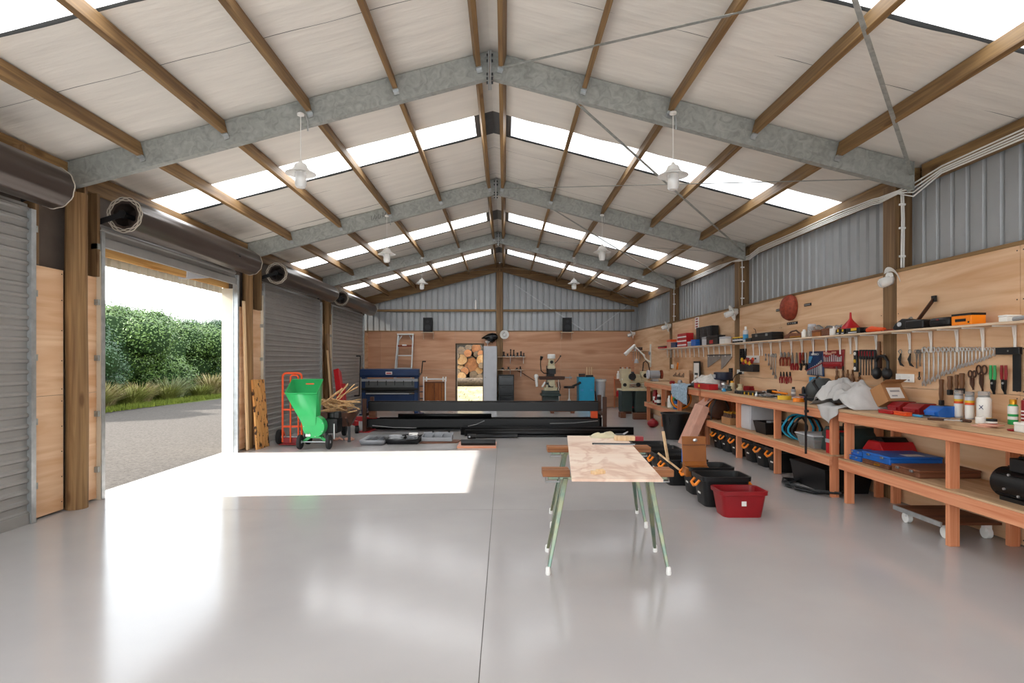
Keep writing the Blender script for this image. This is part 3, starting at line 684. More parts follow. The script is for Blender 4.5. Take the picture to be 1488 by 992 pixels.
for nm, lab, p0, p1, w, h, mm in (('timber_plank', 'long rough timber plank leaning beside the third roller door', (-4.19, 14.35, 0), (-4.27, 14.1, 2.15), .15, .035, 'tim_z'), ('timber_batten', 'narrow pale batten leaning in front of the long rough plank', (-4.08, 13.9, 0), (-4.24, 14.0, 1.75), .07, .03, 'pale'),
                         ('timber_batten', 'narrow board standing on end beside the burl slab', (-4.3, 9.8, .01), (-4.37, 9.8, 2.5), .07, .03, 'pale')):
    tag(B().beam(p0, p1, h, w, (0, 1, 0)).build(nm, M[mm], bevel=.003), lab, 'plank')
# floor trays and boards before the beam rack
def tray(name, lab, x0, x1, y0, y1, h, mat, div, cat='tray'):
    cx, cy_ = (x0+x1)/2, (y0+y1)/2; t = thing(name, lab, cat, (cx, cy_, 0)); w, d = (x1-x0)/2, (y1-y0)/2
    B().box(-w, w, -d, d, .003, .012).build('base', M['dsteel'], t); B().loft([rect(-w, w, -d, d, .01, .01), rect(-w-.03, w+.03, -d-.03, d+.03, h, h)], cap0=False, cap1=False).build('shell', mat, t, solid=.008)
    for i in range(div): x = -w+(i+1)*2*w/(div+1); B().box(x-.006, x+.006, -d, d, .012, h*.9).build('divider', mat, t)
    return t
X0, Y0 = fl(516, 647); X1, _ = fl(554, 647)
tray('parts_tray', 'grey plastic parts tray with three compartments on the floor', X0+.1, X1+.02, Y0+.03, Y0+.75, .09, M['grey'], 2)
X0, Y0 = fl(562, 646); X1, _ = fl(606, 646)
tray('drip_tray', 'dark shallow tray of coiled cables on the floor', X0, X1, Y0+.03, Y0+.6, .1, M['dsteel'], 0)
for i, (dx, dy, r, mm, lab) in enumerate(((.13, .22, .13, 'lgrey', 'white cable coil in the left of the dark tray'), (.33, .3, .11, 'black', 'black cable coil in the middle of the dark tray'), (.42, .2, .1, 'grey', 'grey cable coil at right in the dark tray'))):
    pts = [(r*math.cos(a*.5)*(1+.08*math.sin(a*1.7)), r*math.sin(a*.5)*(1+.06*math.cos(a*2.3)), .014*a/6) for a in range(0, 50)]
    tag(B().tube(pts, .009, 5).build('cable_coil', M[mm], None, (X0+dx, Y0+.03+dy, .03)), lab, 'cable')
tag(B().cbox((0, 0, 0), (.16, .11, .012), rx=.4).build('leaflet', M['paper'], None, (X0+.43, Y0+.27, .15)), 'white leaflet lying on the coiled cables', 'paper')
X0, Y0 = fl(610, 644); X1, _ = fl(668, 644)
tag(B().prism([(X0, Y0-.05), (X1-.05, Y0+.05), (X1, Y0+.35), (X0+.1, Y0+.5)], .001, .02, 'xy').build('hardboard', M['rust'] if 0 else M['brown']), 'brown sheet of board under the grey louvre rack', 'board')
t = thing('louvre_rack', 'grey three bay louvre rack lying on brown board', 'rack', ((X0+X1)/2-.07, Y0+.28, .022))
for x in (-.27, -.09, .09, .27): B().box(x-.008, x+.008, -.16, .16, 0, .1).build('divider', M['grey'], t)
B().box(-.28, .28, -.17, -.155, 0, .07).box(-.28, .28, .155, .17, 0, .13).box(-.28, .28, -.16, .16, 0, .006).build('shell', M['grey'], t, bevel=.003)
B().cyl((-.1, .13, .13), (-.1, .13, .16), .02).build('knob', M['black'], t); B().cyl((.2, .13, .13), (.2, .13, .16), .02).build('knob', M['black'], t)
# pallet board with tube and struts
X0, Y0 = fl(664, 651); X1, _ = fl(721, 651)
t = thing('base_board', 'pink painted board on the floor carrying a black tube', 'board', ((X0+X1)/2, Y0+.3, 0))
w = (X1-X0)/2
B().box(-w, w, -.28, .3, .022, .03).build('deck', M['pink'], t)
for y in (-.25, 0, .25): B().box(-w, w, y-.03, y+.03, 0, .022).build('runner', M['fir_x'], t)
tag(B().cyl((0, 0, 0), (.6, 0, 0), .05, n=20).build('plastic_tube', M['dsteel'], None, (X0+.06, Y0+.16, .081)), 'dark grey tube lying on the front of pink board', 'tube')
for i, (px, py, L, lab) in enumerate(((684, 634, .9, 'nearer black gas strut behind the pink board'), (677, 627, 1.2, 'farther black gas strut behind the pink board'))):
    X, Y = fl(px, py, .045)
    t = thing('gas_strut', lab, 'strut', (X, Y, .046)); 
    B().cyl((.1, 0, 0), (L, .05, -.0), .035, n=14).build('cylinder', M['blackg'], t); B().cyl((-.06, 0, 0), (.1, 0, 0), .045, n=14).build('end_fitting', M['black'], t); B().cyl((-.02, -.05, 0), (-.02, .05, 0), .018, n=10).build('pin', M['steel'], t)
# black steel beams on a low stand
YR = 12.75; s = F/YR
def px2(x, y, Y=YR): return ((x-VX)*Y/F, EYE-(y-VY)*Y/F)
for lab, x in (('left brown upright stand carrying the black steel beams', 537), ('right brown upright stand carrying the black steel beams', 873.5)):
    X = px2(x, 0)[0]; t = thing('beam_stand', lab, 'stand', (X, YR-.1, 0))
    for y in (-.35, .35): B().box(-.04, .04, y-.035, y+.035, 0, .74 if x > 700 else .7).build('upright', M['brownm'], t, bevel=.004)
    for z in (.075, .395): B().box(-.035, .035, -.32, .32, z-.06, z).build('arm', M['brownm'], t)
    B().box(-.12, .12, -.42, .42, 0, .014).build('foot', M['red'] if x < 700 else M['orange'], t)
def rhs(name, lab, xa, xb, y, z0, h, w, kind='box', mat='bsteel'):
    t = thing(name, lab, 'steel beam', ((xa+xb)/2, y, z0)); L = (xb-xa)/2
    if kind == 'channel':
        B().box(-L, L, -.004, .0, 0, h).box(-L, L, 0, w, 0, .006).box(-L, L, 0, w, h-.006, h).build('channel', M[mat], t)
    else:
        e = .006
        B().loft([[Vector((x, yy, zz)) for yy, zz in ((0, 0), (w, 0), (w, h), (0, h))] for x in (-L, L)], cap0=False, cap1=False).build('hollow_section', M[mat], t, solid=e)
    B().box(-L-.004, -L, .0, w, .0, h).build('end_cap', M['black'], t)
    return t
xa, xb = px2(541, 0)[0], px2(866, 0)[0]
rhs('steel_beam', 'black steel channel on top of the stands, nearest the camera', xa, xb, YR-.3, .43, .185, .08, 'channel')
rhs('steel_beam', 'black hollow beam on top of the stands, behind the channel', xa-.05, xb-.9, YR-.16, .43, .2, .1)
rhs('steel_beam', 'black hollow beam at the back of the stands, on top', xa+.9, xb+.05, YR+.0, .43, .19, .1)
rhs('steel_beam', 'black steel channel at middle height on the stands', xa-.05, xb+.02, YR-.33, .09, .17, .08, 'channel')
rhs('steel_beam', 'dark grey hollow beam lying behind the middle channel', xa+.2, xb+.1, YR-.16, .09, .19, .1)
rhs('steel_beam', 'black hollow beam at the back of the middle layer', xa+.1, xb, YR, .09, .16, .12)
rhs('steel_beam', 'flat dark beam lying on middle layer of the stands', xa+.6, xa+2.6, YR-.2, .29, .07, .06)
rhs('steel_beam', 'lowest black beam on the floor under the stands', xa-.1, xb-.4, YR+.1, .0, .07, .12)
for (x0, y0, x1, y1, lab) in ((541, 618, 605, 621.5, 'thin bright rod lying low along the left of the black beams'), (680, 619, 704, 611, 'short bright rod sloping in front of the middle beam'), (799, 615, 869, 611, 'thin curved bright conduit at the right of the middle beam')):
    a = px2(x0, y0, YR-.343); c = px2(x1, y1, YR-.343); m = ((a[0]+c[0])/2, YR-.343, (a[1]+c[1])/2-.02)
    tag(B().tube([(a[0], YR-.343, a[1]), m, (c[0], YR-.343, c[1])], .008, 6).build('metal_rod', M['steel']), lab, 'rod')
for px, py, mm, lab in ((545, 602, 'brown', 'brown timber block wedged between the beams at left'), (861, 599, 'orange', 'orange block wedged between the beams at right')):
    X, Z = px2(px, py); tag(B().cbox((0, 0, 0), (.14, .16, .16)).cbox((.0, 0, .085), (.1, .12, .02)).build('packing_block', M[mm], None, (X, YR-.2, .355), bevel=.005), lab, 'block')
xa, xb = px2(676, 0, 11.7)[0], px2(905, 0, 11.7)[0]
rhs('steel_beam', 'long black hollow beam on the floor in front of the stands', xa, xb+.05, 11.62, 0.0, .12, .1)
rhs('steel_beam', 'second black beam on the floor behind the long front one', xa-.1, xb+.25, 11.85, 0.0, .15, .1)
rhs('steel_beam', 'flat dark bar on the floor before the long black beam', xa+.2, xb-.2, 11.5, 0, .03, .08)
t = thing('timber_block', 'dark brown block of timber on the floor behind the beams', 'block', (*fl(820, 600), 0)); B().box(-.42, .3, -.1, .1, .05, .1).build('board', M['brown'], t); B().box(-.4, -.3, -.1, .1, 0, .05).box(.18, .28, -.1, .1, 0, .05).build('foot', M['brown'], t)

X0, Y0 = fl(498, 640)
t = thing('work_gloves', 'crumpled brown work gloves on the floor by the wheelbarrow', 'gloves', (X0, Y0, .002))
for i, (dx, a) in enumerate(((-.1, .3), (.1, -.5))):
    b = B()
    for k in range(4): b.tube([(dx, .0, .03), (dx+.05*math.cos(a+k*.3), .05*math.sin(a+k*.3)+.02*k-.03, .045), (dx+.11*math.cos(a+k*.3), .1*math.sin(a+k*.3)+.02*k-.03, .015)], [.016, .017, .012], 7)
    b.ball((dx-.02, 0, .03), .045, 10, 6, (1.2, 1, .6)).build('glove', M['pink'], t)
# ------------------------------------------------------------------ along the back wall
def pb(x, y, Y): return ((x-VX)*Y/F, EYE-(y-VY)*Y/F)
# sheet metal machine
Y = 16.3; x0, x1 = pb(526.5, 0, Y)[0], pb(608, 0, Y)[0]; w = (x1-x0)/2
t = thing('sheet_metal_machine', 'large blue sheet metal shear and bending machine near the back wall', 'machine', ((x0+x1)/2, Y, 0))
B().prism([(-.12, 1.04), (-.16, 1.1), (-.12, 1.26), (.1, 1.28), (.14, 1.05)], -w-.03, w+.03, 'yz').build('top_beam', M['blue'], t, bevel=.01)
for x in (-w+.05, w-.05): B().prism([(-.1, .02), (.3, .02), (.25, .5), (.15, 1.1), (-.1, 1.1), (-.08, .6)], x-.05, x+.05, 'yz').build('side_frame', M['blue'], t, bevel=.006)
B().box(-w, w, -.11, .1, .925, 1.0).build('clamp_bar', M['grey'], t, bevel=.004); B().box(-w, w, -.08, .1, .76, .915).build('bed_face', mk('bed_grey', '#5b5f5f', .5), t)
for z, r, mm in ((.715, .05, 'black'), (.64, .035, 'black')): B().cyl((-w, -.05, z), (w, -.05, z), r, n=16).build('roll', M[mm], t)
B().box(-w, w, -.06, .2, .56, .58).build('bed', M['dsteel'], t)
B().box(-w+.1, w-.1, -.02, .02, .18, .56).build('lower_panel', M['blue'], t, bevel=.004)
B().box(-w+.12, w-.25, -.08, -.03, .575, .605).build('edge_strip', M['lgrey'], t)
for i in range(6): B().box(-w+.2+i*.24, -w+.22+i*.24, -.13, -.1, .82, .95).build('clamp_finger', M['dsteel'], t)
lb = B().box(-.1, .08, -.165, -.16, 1.12, 1.2).build('maker_plate', M['paper'], t); B().box(-.08, .06, -.168, -.166, 1.14, 1.17).build('plate_print', M['red'], lb)
for x, za, zb in ((-w-.08, .52, 1.63), (w+.09, 1.15, 1.48)):
    B().tube([(x, -.02, za), (x+.03, -.02, zb)], .014).tube([(x+.03, -.02, zb), (x-.06 if x < 0 else x+.12, -.1, zb)], .018).build('crank', M['black'], t)
B().tube([(-w-.08, -.02, .53), (-w-.2, -.1, .53)], .02).build('crank', M['black'], t)
B().box(w-.0, w+.05, -.1, .25, 1.1, 1.16).box(-w-.06, -w, -.1, .25, 1.1, 1.16).build('roll_bearing', M['dsteel'], t)
for sx in (-1, 1): B().box(sx*w-.1*(sx > 0)-.1*(sx < 0)+.05, sx*w+.1, -.15, .35, 0, .03).build('foot', M['blue'], t)
# step ladder
t = thing('step_ladder', 'white aluminium step ladder leaning folded on the back wall', 'ladder', (-3.2, 18.4, 0))
zt = 2.34
def lx(s, z): return (-.325+(.06+.06)*z/zt if s < 0 else .24+.03*z/zt)
for s in (-1, 1):
    B().beam((lx(s, 0), -.12, 0), (lx(s, zt), .38, zt), .035, .06, (0, 1, 0)).build('rail', M['alu'], t)
    B().beam((lx(s, 0)*.93, .1, 0), (lx(s, zt)*.93, .42, zt-.05), .03, .04, (0, 1, 0)).build('rear_rail', M['alu'], t)
for z in (.3, .62, .95, 1.28, 1.38+.3):
    y = -.12+.5*z/zt; B().box(lx(-1, z), lx(1, z), y-.05, y+.05, z-.03, z+.0).build('step', M['alu'], t)
    B().beam((lx(-1, z)+.02, y, z-.02), (lx(-1, z)+.1, y, z-.02+.0), .02, .02).build('step_brace', M['alu'], t)
for s in (-1, 1): B().beam((lx(s, zt), .36, zt-.22), (lx(s, zt)-s*.12, .37, zt-.03), .02, .02).build('top_brace', M['alu'], t)
B().box(lx(-1, zt)-.03, lx(1, zt)+.03, .3, .46, zt-.01, zt+.03).build('top_cap', M['white'], t, bevel=.005)
B().box(lx(-1, 2)+.02, lx(1, 2)-.02, .26, .36, 1.95, 2.0).build('red_shelf', M['rust'], t); B().box(-.06, .08, .25, .258, 1.98, 2.02).build('label_plate', M['white'], t)
# cabinet with white rails
Y = 17.6; xa, xb = pb(615, 0, Y)[0], pb(649, 0, Y)[0]; w = (xb-xa)/2
t = thing('saw_bench', 'brown timber cabinet under a white rail with end clamps', 'cabinet', ((xa+xb)/2, Y, 0))
B().box(-w+.02, w-.06, 0, .4, .06, .86).build('body', M['brown'], t, bevel=.004)
for xx0, xx1, mm in ((-w+.04, -.02, 'brown'), (0, w-.16, 'rust'), (w-.14, w-.07, 'tan')): B().box(xx0, xx1, -.015, 0, .1, .83).build('door', wood('cabinet_door', '#7c4420', '#a5622f', 'Z', fine=24) if mm != 'tan' else M['tan'], t, bevel=.003)
B().box(-w, w, -.06, -.0, .93, .97).build('rail', M['white'], t, bevel=.006)
for x in (-w+.02, -w+.1, w-.1, w-.02): B().box(x-.018, x+.018, -.08, .02, .88, 1.02).build('clamp', M['white'], t, bevel=.005)
for x in (w-.05, -w): B().box(x, x+.033, -.05, -.015, 0, .95).build('post', M['white'], t)
for z in (.35, .55, .72): B().box(-w-.2, -w+.02, 0, .3, z, z+.02).build('side_shelf', M['dsteel'], t)
B().box(-w-.2, -w-.18, 0, .3, 0, .95).build('side_upright', M['dsteel'], t)
for x in (-.2, .1): B().ball((x, -.06, .24), .09, 10, 6, (1.2, .5, .8)).build('glove', M['pink'], t)
# locker, black cabinet
xa, xb = pb(702.5, 0, 18.35)[0], pb(722, 0, 18.35)[0]
t = thing('tall_locker', 'tall narrow pale grey steel locker beside the rear doorway', 'locker', ((xa+xb)/2, 18.4, 0)); w = (xb-xa)/2
B().box(-w, w, 0, .4, .0, 1.96).build('body', M['lgrey'], t, bevel=.006); B().box(-w+.012, w-.012, -.014, -.001, .04, 1.945).build('door', M['lgrey'], t, bevel=.004)
B().cyl((-w+.06, -.04, .98), (-w+.06, -.014, .98), .018).build('lock', M['steel'], t)
xa, xb = pb(724, 0, 18.3)[0], pb(747, 0, 18.3)[0]; w = (xb-xa)/2
t = thing('black_cabinet', 'black steel cabinet under the two small back wall shelves', 'cabinet', ((xa+xb)/2, 18.3, 0))
B().box(-w, w, 0, .42, .03, 1.06).build('body', M['bsteel'], t, bevel=.006)
for z0, z1 in ((.08, .4), (.42, .72), (.74, 1.02)): B().box(-w+.025, w-.025, -.012, 0, z0, z1).build('drawer', M['blackg'], t, bevel=.004)
for z in (.37, .69, .99): B().box(-w+.1, w-.1, -.03, -.012, z-.015, z).build('handle', M['dsteel'], t)
for x in (-w+.05, w-.05): B().box(x-.03, x+.03, .04, .38, 0, .03).build('foot', M['black'], t)
# two small shelves and their tools
for z, x1, lab in ((1.63, .7, 'upper small tool shelf on back wall beside the centre post'), (1.215, .62, 'lower small tool shelf on back wall above black cabinet')):
    t = thing('wall_shelf', lab, 'shelf', (-.02, 18.86, z)); B().box(-.2, x1, -.2, 0, -.018, 0).build('board', M['shelfw'], t)
    for x in (.2, x1-.08): B().box(x, x+.02, -.18, 0, -.03, -.018).box(x, x+.02, -.012, 0, -.22, -.018).beam((x+.01, -.16, -.03), (x+.01, -.01, -.19), .015, .01).build('bracket', M['white'], t)
rt = random.Random(4)
def dtool(x, z, h, r, lab, k):
    t = thing('machine_tool', lab, 'tool', (x, 18.76, z+.001))
    B().lathe([(r, 0), (r, h*.25), (r*.5, h*.3), (r*.45, h*.8), (r*.7, h*.85), (r*.6, h)], 12).build('shank', M['dsteel'], t); B().lathe([(r*1.08, .0), (r*1.08, h*.1)], 12).build('collar', M['steel'], t)
for i, (x, h, r) in enumerate(((-.02, .16, .05), (.1, .1, .05), (.2, .24, .03), (.3, .22, .035), (.42, .13, .05), (.53, .17, .045), (.62, .12, .04))):
    dtool(x, 1.63, h, r, '%s dark cutter from left on the upper small back wall shelf' % ORD[i], i)
for i, (x, h, r) in enumerate(((-.06, .07, .08), (.13, .09, .06), (.4, .06, .07), (.51, .1, .04))):
    dtool(x, 1.215, h, r, '%s low dark tool from left on lower small back wall shelf' % ORD[i], i)
# milling machine
t = thing('milling_machine', 'vertical milling machine with white motor head before the back wall', 'machine', (1.4, 17.9, 0))
B().prism([(-.3, 0), (.42, 0), (.3, .14), (.26, .45), (-.2, .45), (-.26, .14)], -.24, .24, 'yz').build('base', M['dgreen'], t, bevel=.015)
B().box(-.3, .3, -.35, .3, .44, .5).box(-.26, .26, -.32, .2, .5, .6).build('coolant_tray', M['dgreen'], t, bevel=.012)
B().box(-.2, .2, -.34, .1, .6, .7).build('saddle', M['cream'], t, bevel=.01); B().box(-.1, .14, .05, .36, .5, 1.35).build('column', M['dsteel'], t, bevel=.02)
B().box(-.14, .12, -.3, .1, .7, .84).build('knee', M['dsteel'], t, bevel=.01); B().cyl((0.02, -.42, .82), (.02, -.33, .82), .09, n=20).cyl((.02, -.44, .82), (.02, -.42, .82), .05, n=16).build('feed_dial', M['cream'], t)
for x in (-.12, .1): B().box(x-.03, x+.03, -.36, -.3, .62, .78).build('gib', M['cream'], t)
B().box(-.36, .42, -.32, -.04, .95, 1.03).box(-.34, .4, -.3, -.06, .93, .95).build('table', M['brownm'], t, bevel=.006)
B().box(-.1, .12, -.25, .1, .84, .95).build('knee_top', M['cream'], t, bevel=.01)
B().box(-.06, .15, -.28, -.08, 1.1, 1.28).build('vise', M['dsteel'], t, bevel=.01)
B().box(-.09, .12, -.32, .1, 1.26, 1.36).lathe([(.1, 0), (.1, .1), (.085, .14), (.085, .22)], 20, c=(.02, -.2, 1.33)).build('head', M['cream'], t, bevel=.01)
B().lathe([(.05, -.2), (.055, 0)], 14, c=(.02, -.2, 1.3)).build('quill', M['dsteel'], t); B().cyl((.02, -.33, 1.46), (.02, -.29, 1.46), .05, n=16).build('speed_dial', M['black'], t)
B().lathe([(.09, 0), (.12, .01), (.12, .12), (.1, .14)], 20, c=(.02, -.2, 1.56)).build('motor', M['white'], t)
B().tube([(.12, -.2, 1.42), (.2, -.26, 1.5), (.28, -.3, 1.63)], .012).ball((.285, -.3, 1.64), .024).build('quill_lever', M['dsteel'], t)
B().tube([(-.08, -.1, 1.12), (-.2, -.14, 1.12), (-.29, -.18, 1.2), (-.31, -.2, 1.4), (-.3, -.2, 1.55)], .014).cyl((-.3, -.2, 1.52), (-.27, -.22, 1.63), .03, .045).build('work_lamp', M['black'], t)
B().ball((-.44, -.2, 1.03), .07, 12, 8).cyl((-.44, -.22, 1.0), (-.42, -.26, .72), .045, .035).build('power_feed', M['white'], t, bevel=.004)
B().tube([(-.18, -.35, .86), (-.26, -.4, .74), (-.28, -.42, .72)], [.025, .03, .02], 8).build('crank_handle', M['white'], t)
w_ = B().cyl((.42, -.18, .99), (.6, -.18, .99), .02)
for k in range(3): a = k*2.1; w_.cyl((.58, -.18, .99), (.58, -.18+.08*math.cos(a), .99+.08*math.sin(a)), .01, n=6)
w_.ball((.62, -.18, .99), .03).build('table_handwheel', M['steel'], t)
for x in (.18, .25): B().tube([(x, -.3, .86), (x+.03, -.38, .7), (x+.0, -.36, .62)], .012).build('hose', M['dsteel'], t)
tag(B().tube([(0, 0, 1.28), (.25, -.05, 1.15), (.6, -.12, .93), (.72, -.2, .9)], .01, 6).build('extension_lead', M['brownm'], None, (.35, 18.8, -.06)), 'brown cord sagging from the lower shelf to the mill', 'cord')
tag(B().cyl((0, 0, 0), (0, .32, .98), .011, n=8).build('white_rod', M['white'], None, (1.73, 18.45, 0)), 'thin white rod leaning upright between mill and stool', 'rod')
# stool
t = thing('shop_stool', 'chrome stool with black seat and backrest before the back wall', 'stool', (1.97, 17.8, 0))
B().lathe([(.02, .66), (.16, .67), (.175, .7), (.15, .73), (.02, .735)], 20).build('seat', M['black'], t); B().tube([(.1, .05, .72), (.3, .1, .8), (.36, .12, .84)], [.03, .035, .04], 8).build('backrest', M['black'], t)
B().cyl((0, 0, .3), (0, 0, .67), .02).build('column', M['chrome'], t)
for k in range(4): a = k*PI/2+.5; B().tube([(0, 0, .38), (.08*math.cos(a), .08*math.sin(a), .2), (.2*math.cos(a), .2*math.sin(a), 0)], .012).build('leg', M['chrome'], t)
B().tube([(.13*math.cos(k*PI/8), .13*math.sin(k*PI/8), .13) for k in range(16)], .008, 5, closed=True).build('foot_ring', M['chrome'], t)
# turquoise cabinet and things on it
Y = 17.95; xa, xb = pb(841, 0, Y)[0], pb(864, 0, Y)[0]; w = (xb-xa)/2; zt = 1.0
t = thing('turquoise_cabinet', 'turquoise painted steel cabinet with two latches', 'cabinet', ((xa+xb)/2, Y, 0))
B().box(-w, w, 0, .5, .0, zt).build('body', M['teal'], t, bevel=.006); B().box(-w+.02, w-.02, -.014, 0, .04, zt-.03).build('door', M['teal'], t, bevel=.004)
for x in (-.14, .15): B().box(x-.04, x+.04, -.022, -.014, .57, .63).build('latch', M['lblue'], t)
X0 = (xa+xb)/2
t = thing('tool_box', 'small dark box at the left on the turquoise cabinet', 'box', (X0-.13, Y+.12, zt+.001)); B().box(-.09, .09, -.08, .08, 0, .09).build('body', M['brownm'], t, bevel=.005); B().box(-.092, .092, -.082, .082, .07, .1).build('lid', M['dsteel'], t, bevel=.005)
t = thing('rod_block', 'black block on the turquoise cabinet holding three pale rods', 'holder', (X0+.1, Y+.12, zt+.001)); B().box(-.11, .11, -.07, .07, 0, .06).build('block', M['black'], t, bevel=.004)
for i, x in enumerate((-.08, 0, .07)):
    o = B().cyl((0, 0, 0), (0, 0, .23), .014, n=10).cyl((0, 0, .23), (0, 0, .25), .010, n=10).build('pale_rod', M['pale'], None, (X0+.1+x, Y+.12, zt+.062)); tag(o, ('left', 'middle', 'right')[i]+' pale rod standing in the black block', 'rod')
# grey barrel
t = thing('grey_barrel', 'tall tapered grey barrel with rolled rim in the back corner', 'barrel', (3.02, 18.4, 0))
B().lathe([(.11, 0), (.165, .88), (.18, .885), (.185, .9), (.18, .92), (.165, .92), (.14, .3), (.0, .1)], 24).build('shell', M['lgrey'], t)
B().lathe([(.172, .86), (.186, .86), (.186, .9), (.172, .9)], 24).build('rim_band', M['white'], t)
tag(B().tube([(0, 0, 0), (.0, .1, .5), (-.05, .3, .95)], .01, 6).build('steel_bar', M['steel'], None, (3.1, 18.15, 0)), 'thin steel bar leaning against the grey barrel', 'rod')
tag(B().tube([(0, 0, 0), (.0, .1, .3), (-.02, .2, .55)], .014, 6).build('dark_bar', M['dsteel'], None, (2.84, 18.0, 0)), 'short dark bar standing between turquoise cabinet and barrel', 'rod')
# speakers on little shelves
for px, side in ((622, 'left'), (824, 'right')):
    X, Z = pb(px, 482.5, 18.75)
    t = thing('speaker_shelf', side+' small pale shelf under a black speaker, back wall', 'shelf', (X, 18.87, Z)); B().box(-.21, .2, -.25, 0, -.02, 0).build('board', M['shelfw'], t)
    for x in (-.17, .15): B().box(x, x+.02, -.2, 0, -.04, -.02).box(x, x+.02, -.015, 0, -.22, -.02).build('bracket', M['shelfw'], t)
    t = thing('loudspeaker', side+' black loudspeaker on its shelf high on the back wall', 'speaker', (X, 18.86, Z+.001)); B().box(-.145, .145, -.22, -.01, 0, .46).build('cabinet', M['black'], t, bevel=.008); B().box(-.13, .13, -.235, -.22, .02, .44).build('grille', M['rubber'], t, bevel=.006)
    for z, r in ((.15, .09), (.34, .05)): B().lathe([(r, 0), (r*.8, -.005), (r*.3, -.004)], 18, Matrix.Rotation(PI/2, 4, 'X'), c=(0, -.236, z)).build('cone', M['dsteel'], t)
X, Z = pb(691, 440, 18.88)
o = B().cyl((0, 0, 0), (0, 0, .26), .035, n=14).cyl((0, 0, .26), (0, 0, .29), .03, .022).cyl((0, 0, -.02), (0, 0, 0), .02, .035).build('sensor_tube', M['white'], None, (X, 18.93, 3.18)); tag(o, 'white upright tube standing on the back wall girt', 'tube')
# black shell and small lamp above the locker
X, Z = pb(712, 491, 18.8)
t = thing('motorcycle_fairing', 'black glossy moulded shell hung above the pale locker', 'fairing', (X, 18.86, Z))
B().loft([[Vector((x, -.04-.16*math.sin(PI*k/7)*s, zc+h*math.cos(PI*k/7))) for k in range(8)] for x, s, zc, h in ((-.27, .15, -.01, .015), (-.18, .6, .02, .05), (-.05, 1, .02, .12), (.08, 1.05, -.0, .17), (.18, .9, .04, .11), (.25, .5, .03, .05))]).build('shell', M['blackg'], t)
B().ball((-.03, -.17, -.05), .05, 10, 6, (1, .5, 1)).build('visor', M['dsteel'], t)
X, Z = pb(708.5, 497, 18.8)
t = thing('small_lamp', 'little white lamp below the black shell', 'lamp', (X, 18.86, Z)); B().lathe([(.03, -.04), (.07, .0), (.08, .03), (.05, .04)], 14, c=(0, -.09, 0)).build('shade', M['white'], t); B().box(-.015, .015, -.06, 0, -.02, .02).cyl((0, -.09, -.12), (0, -.09, -.03), .008, n=8).build('arm', M['white'], t)
# lathe in the right corner
t = thing('metal_lathe', 'cream metal lathe on dark green pedestals in the back corner', 'lathe', (3.68, 16.75, 0), 0)
B().box(-.36, -.06, -.2, .3, .07, .66).build('pedestal', M['dgreen'], t, bevel=.01); B().box(-.02, .4, -.42, .2, .07, .66).build('pedestal', M['dgreen'], t, bevel=.01)
B().box(-.34, -.08, -.19, .28, 0, .07).box(.02, .36, -.38, .16, 0, .07).build('foot', M['brownm'], t)
B().box(-.06, -.0, -.1, .2, .3, .6).build('panel', M['dgreen'], t); B().box(-.05, -.01, -.16, -.1, .16, .2).build('foot_brake', M['red'], t)
B().box(-.4, .42, -.46, .32, .66, .7).box(-.4, .42, -.46, -.44, .7, .74).build('chip_tray', M['cream'], t, bevel=.006)
B().box(-.34, .36, -.1, .1, .86, .92).box(-.34, .36, -.1, -.06, .84, .86).box(-.3, -.2, -.1, .1, .7, .86).box(.24, .34, -.1, .1, .7, .86).build('bed', M['cream'], t, bevel=.005)
B().box(-.36, -.08, -.14, .16, .92, 1.27).build('headstock', M['cream'], t, bevel=.015); B().box(-.36, -.14, -.2, -.12, .72, .92).build('gearbox', M['cream'], t, bevel=.01)
B().cyl((-.08, 0, 1.08), (.02, 0, 1.08), .11, n=24).cyl((.02, 0, 1.08), (.06, 0, 1.08), .05, n=16).build('chuck', M['dsteel'], t, bevel=.004)
B().cyl((-.06, -.22, 1.05), (-.06, -.14, 1.05), .1, n=20).build('speed_wheel', M['dsteel'], t)
B().box(.02, .2, -.18, .14, .92, 1.02).box(.06, .16, -.16, .06, 1.02, 1.12).build('carriage', M['cream'], t, bevel=.006); B().cyl((.1, -.26, .82), (.1, -.2, .82), .06, n=18).cyl((-.28, -.26, .82), (-.28, -.2, .82), .05).build('handwheel', M['dsteel'], t)
for z in (.74, .79, .84): B().cyl((-.14, -.17, z), (.3, -.17, z), .012, n=8).build('lead_screw', M['chrome'], t)
B().box(.22, .4, -.1, .12, .92, 1.2).cyl((.31, -.2, 1.08), (.31, -.1, 1.08), .1, n=22).build('tailstock', M['cream'], t, bevel=.01); B().cyl((.31, -.205, 1.08), (.31, -.2, 1.08), .06, n=18).build('bore', M['black'], t)
for x, z in ((-.32, 1.3), (-.2, 1.3), (-.34, .98)): B().cyl((x, -.15, z-.04), (x-.02, -.24, z), .008, n=6).ball((x-.02, -.24, z), .02).build('lever', M['chrome'], t)
B().tube([(.3, .1, 1.2), (.33, .12, 1.45), (.39, .1, 1.5), (.44, .0, 1.42), (.46, -.1, 1.2)], .014).build('coolant_hose', M['black'], t)
